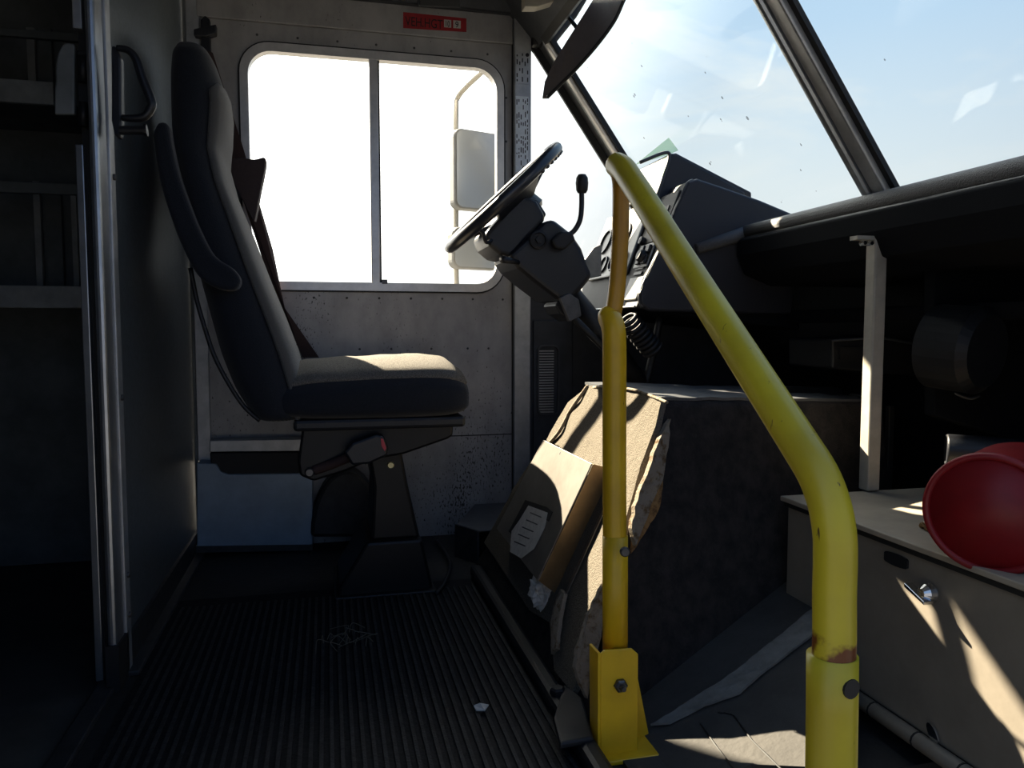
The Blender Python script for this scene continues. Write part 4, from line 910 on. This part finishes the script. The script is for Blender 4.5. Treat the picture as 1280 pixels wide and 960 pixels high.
mk('panel_border', join(tube([at(523,-14,Y=YW-.06),at(523,7,Y=YW-.04),at(575,9,Y=YW-.04),at(575,-14,Y=YW-.06)], .003, 6)), 'panel_grey', ov_)
yl = YW-.0315
def plabel(name, label, x0, x1, y0, y1, m, rows_, seed):
    r = root(name, label, 'label', at((x0+x1)/2,(y0+y1)/2,Y=yl)); rnd = random.Random(seed)
    a = at(x0,y1,Y=yl); b = at(x1,y0,Y=yl)
    mk('label_sheet', box(a.x, b.x, yl-.0008, yl+.001, a.z, b.z), m, r)
    g_ = []; n = rows_
    for i in range(n):
        x = a.x + (b.x-a.x)*(i+.35)/n; z = a.z+.006
        while z < b.z-.008:
            l2 = rnd.uniform(.004,.018)
            if rnd.random() < .72: g_.append(box(x, x+(b.x-a.x)*.42/n, yl-.0014, yl-.0008, z, min(z+l2,b.z-.004)))
            z += l2+rnd.uniform(.003,.012)
    mk('label_print', join(*g_), 'ink_black', r); return r
plabel('instruction_label', 'faded grey instruction label high on the aluminium door pillar', 644.5, 661, 66, 104, 'aluminium_dull', 5, 3)
plabel('instruction_label', 'white-bordered printed label on the door pillar just above the steering wheel', 644.5, 660.5, 121, 215, 'label_grey', 6, 5)
tag(mk('pillar_screw', bolt(at(659,69,Y=YW-.031), (0,-1,0), .006, .005, False), 'ink_black'), 'single dark round screw head near the top of the door pillar', 'screw')

# ================================================================ VISOR
vs = root('sun_visor', 'long dark grey sun visor seen edge-on across the windscreen corner', 'sun visor', at(725,60,Y=2.0))
vo = [(678,122,2.12),(681,102,2.12),(692,78,2.11),(708,52,2.10),(726,24,2.09),(741,0,2.08),(752,-22,2.07),(790,-22,1.93),(779,2,1.95),(768,26,1.97),(748,54,2.0),(722,84,2.04),(700,106,2.08),(684,122,2.11)]
patch([at(x,y,Y=Y_) for x,y,Y_ in vo], .012, (.3,.95,0), 'visor', 'visor_board', vs, disp=0, res=.1)
mk('visor_edge', tube(smoothpath([at(x,y,Y=Y_-.003) for x,y,Y_ in vo[7:]],4), .005, 8), 'black_rubber', vs, smooth=True)
mk('visor_arm', tube([at(700,8,Y=2.30), at(722,36,Y=2.16)], .006, 8), 'dark_box', vs, smooth=True)
tag(mk('overhead_console_flap', prism([(656,-40),(700,-40),(692,2),(672,8),(656,8)], 2.16, 2.20), 'stanchion', bevel=.002), 'small beige bracket at the very top beside the door pillar', 'bracket')

# ================================================================ DOOR MIRROR outside
ym = 2.78
mi = root('door_mirror', 'outside door mirror on a pale bracket with a large and a small glass', 'mirror', at(592,262,Y=ym))
mk('mirror_arm', tube(smoothpath([at(614,78,Y=YW+.06),at(600,92,Y=ym-.12),at(583,108,Y=ym-.05),at(572,122,Y=ym),at(570,140,Y=ym),at(570,260,Y=ym),at(571,362,Y=ym),at(580,400,Y=ym-.1),at(600,420,Y=YW+.05)],6), .010, 10), 'mirror_arm', mi, smooth=True)
def mirror(x0, x1, y0, y1, r):
    a = at(x0,y1,Y=ym-.02); b = at(x1,y0,Y=ym-.02); rp = rrect(a.x,b.x,a.z,b.z,r,6)
    c = Vector(((a.x+b.x)/2, ym-.02, 0)); ang = math.radians(18)
    def rot(x, y, z): 
        d = Vector((x-c.x, y-c.y)); return Vector((c.x+d.x*math.cos(ang)-d.y*math.sin(ang), c.y+d.x*math.sin(ang)+d.y*math.cos(ang), z))
    h = mk('mirror_housing', slab([rot(x,ym-.02,z) for x,z in rp], .05, (-math.sin(ang),math.cos(ang),0)), 'mirror_shell', mi, bevel=.01)
    rp2 = rrect(a.x+.007,b.x-.007,a.z+.007,b.z-.007,r*.85,6)
    mk('mirror_glass', slab([rot(x,ym-.0215,z) for x,z in rp2], .001, (math.sin(ang),-math.cos(ang),0)), 'mirror_glass', h)
mirror(565, 640, 166, 262, .03); mirror(563, 632, 286, 336, .03)
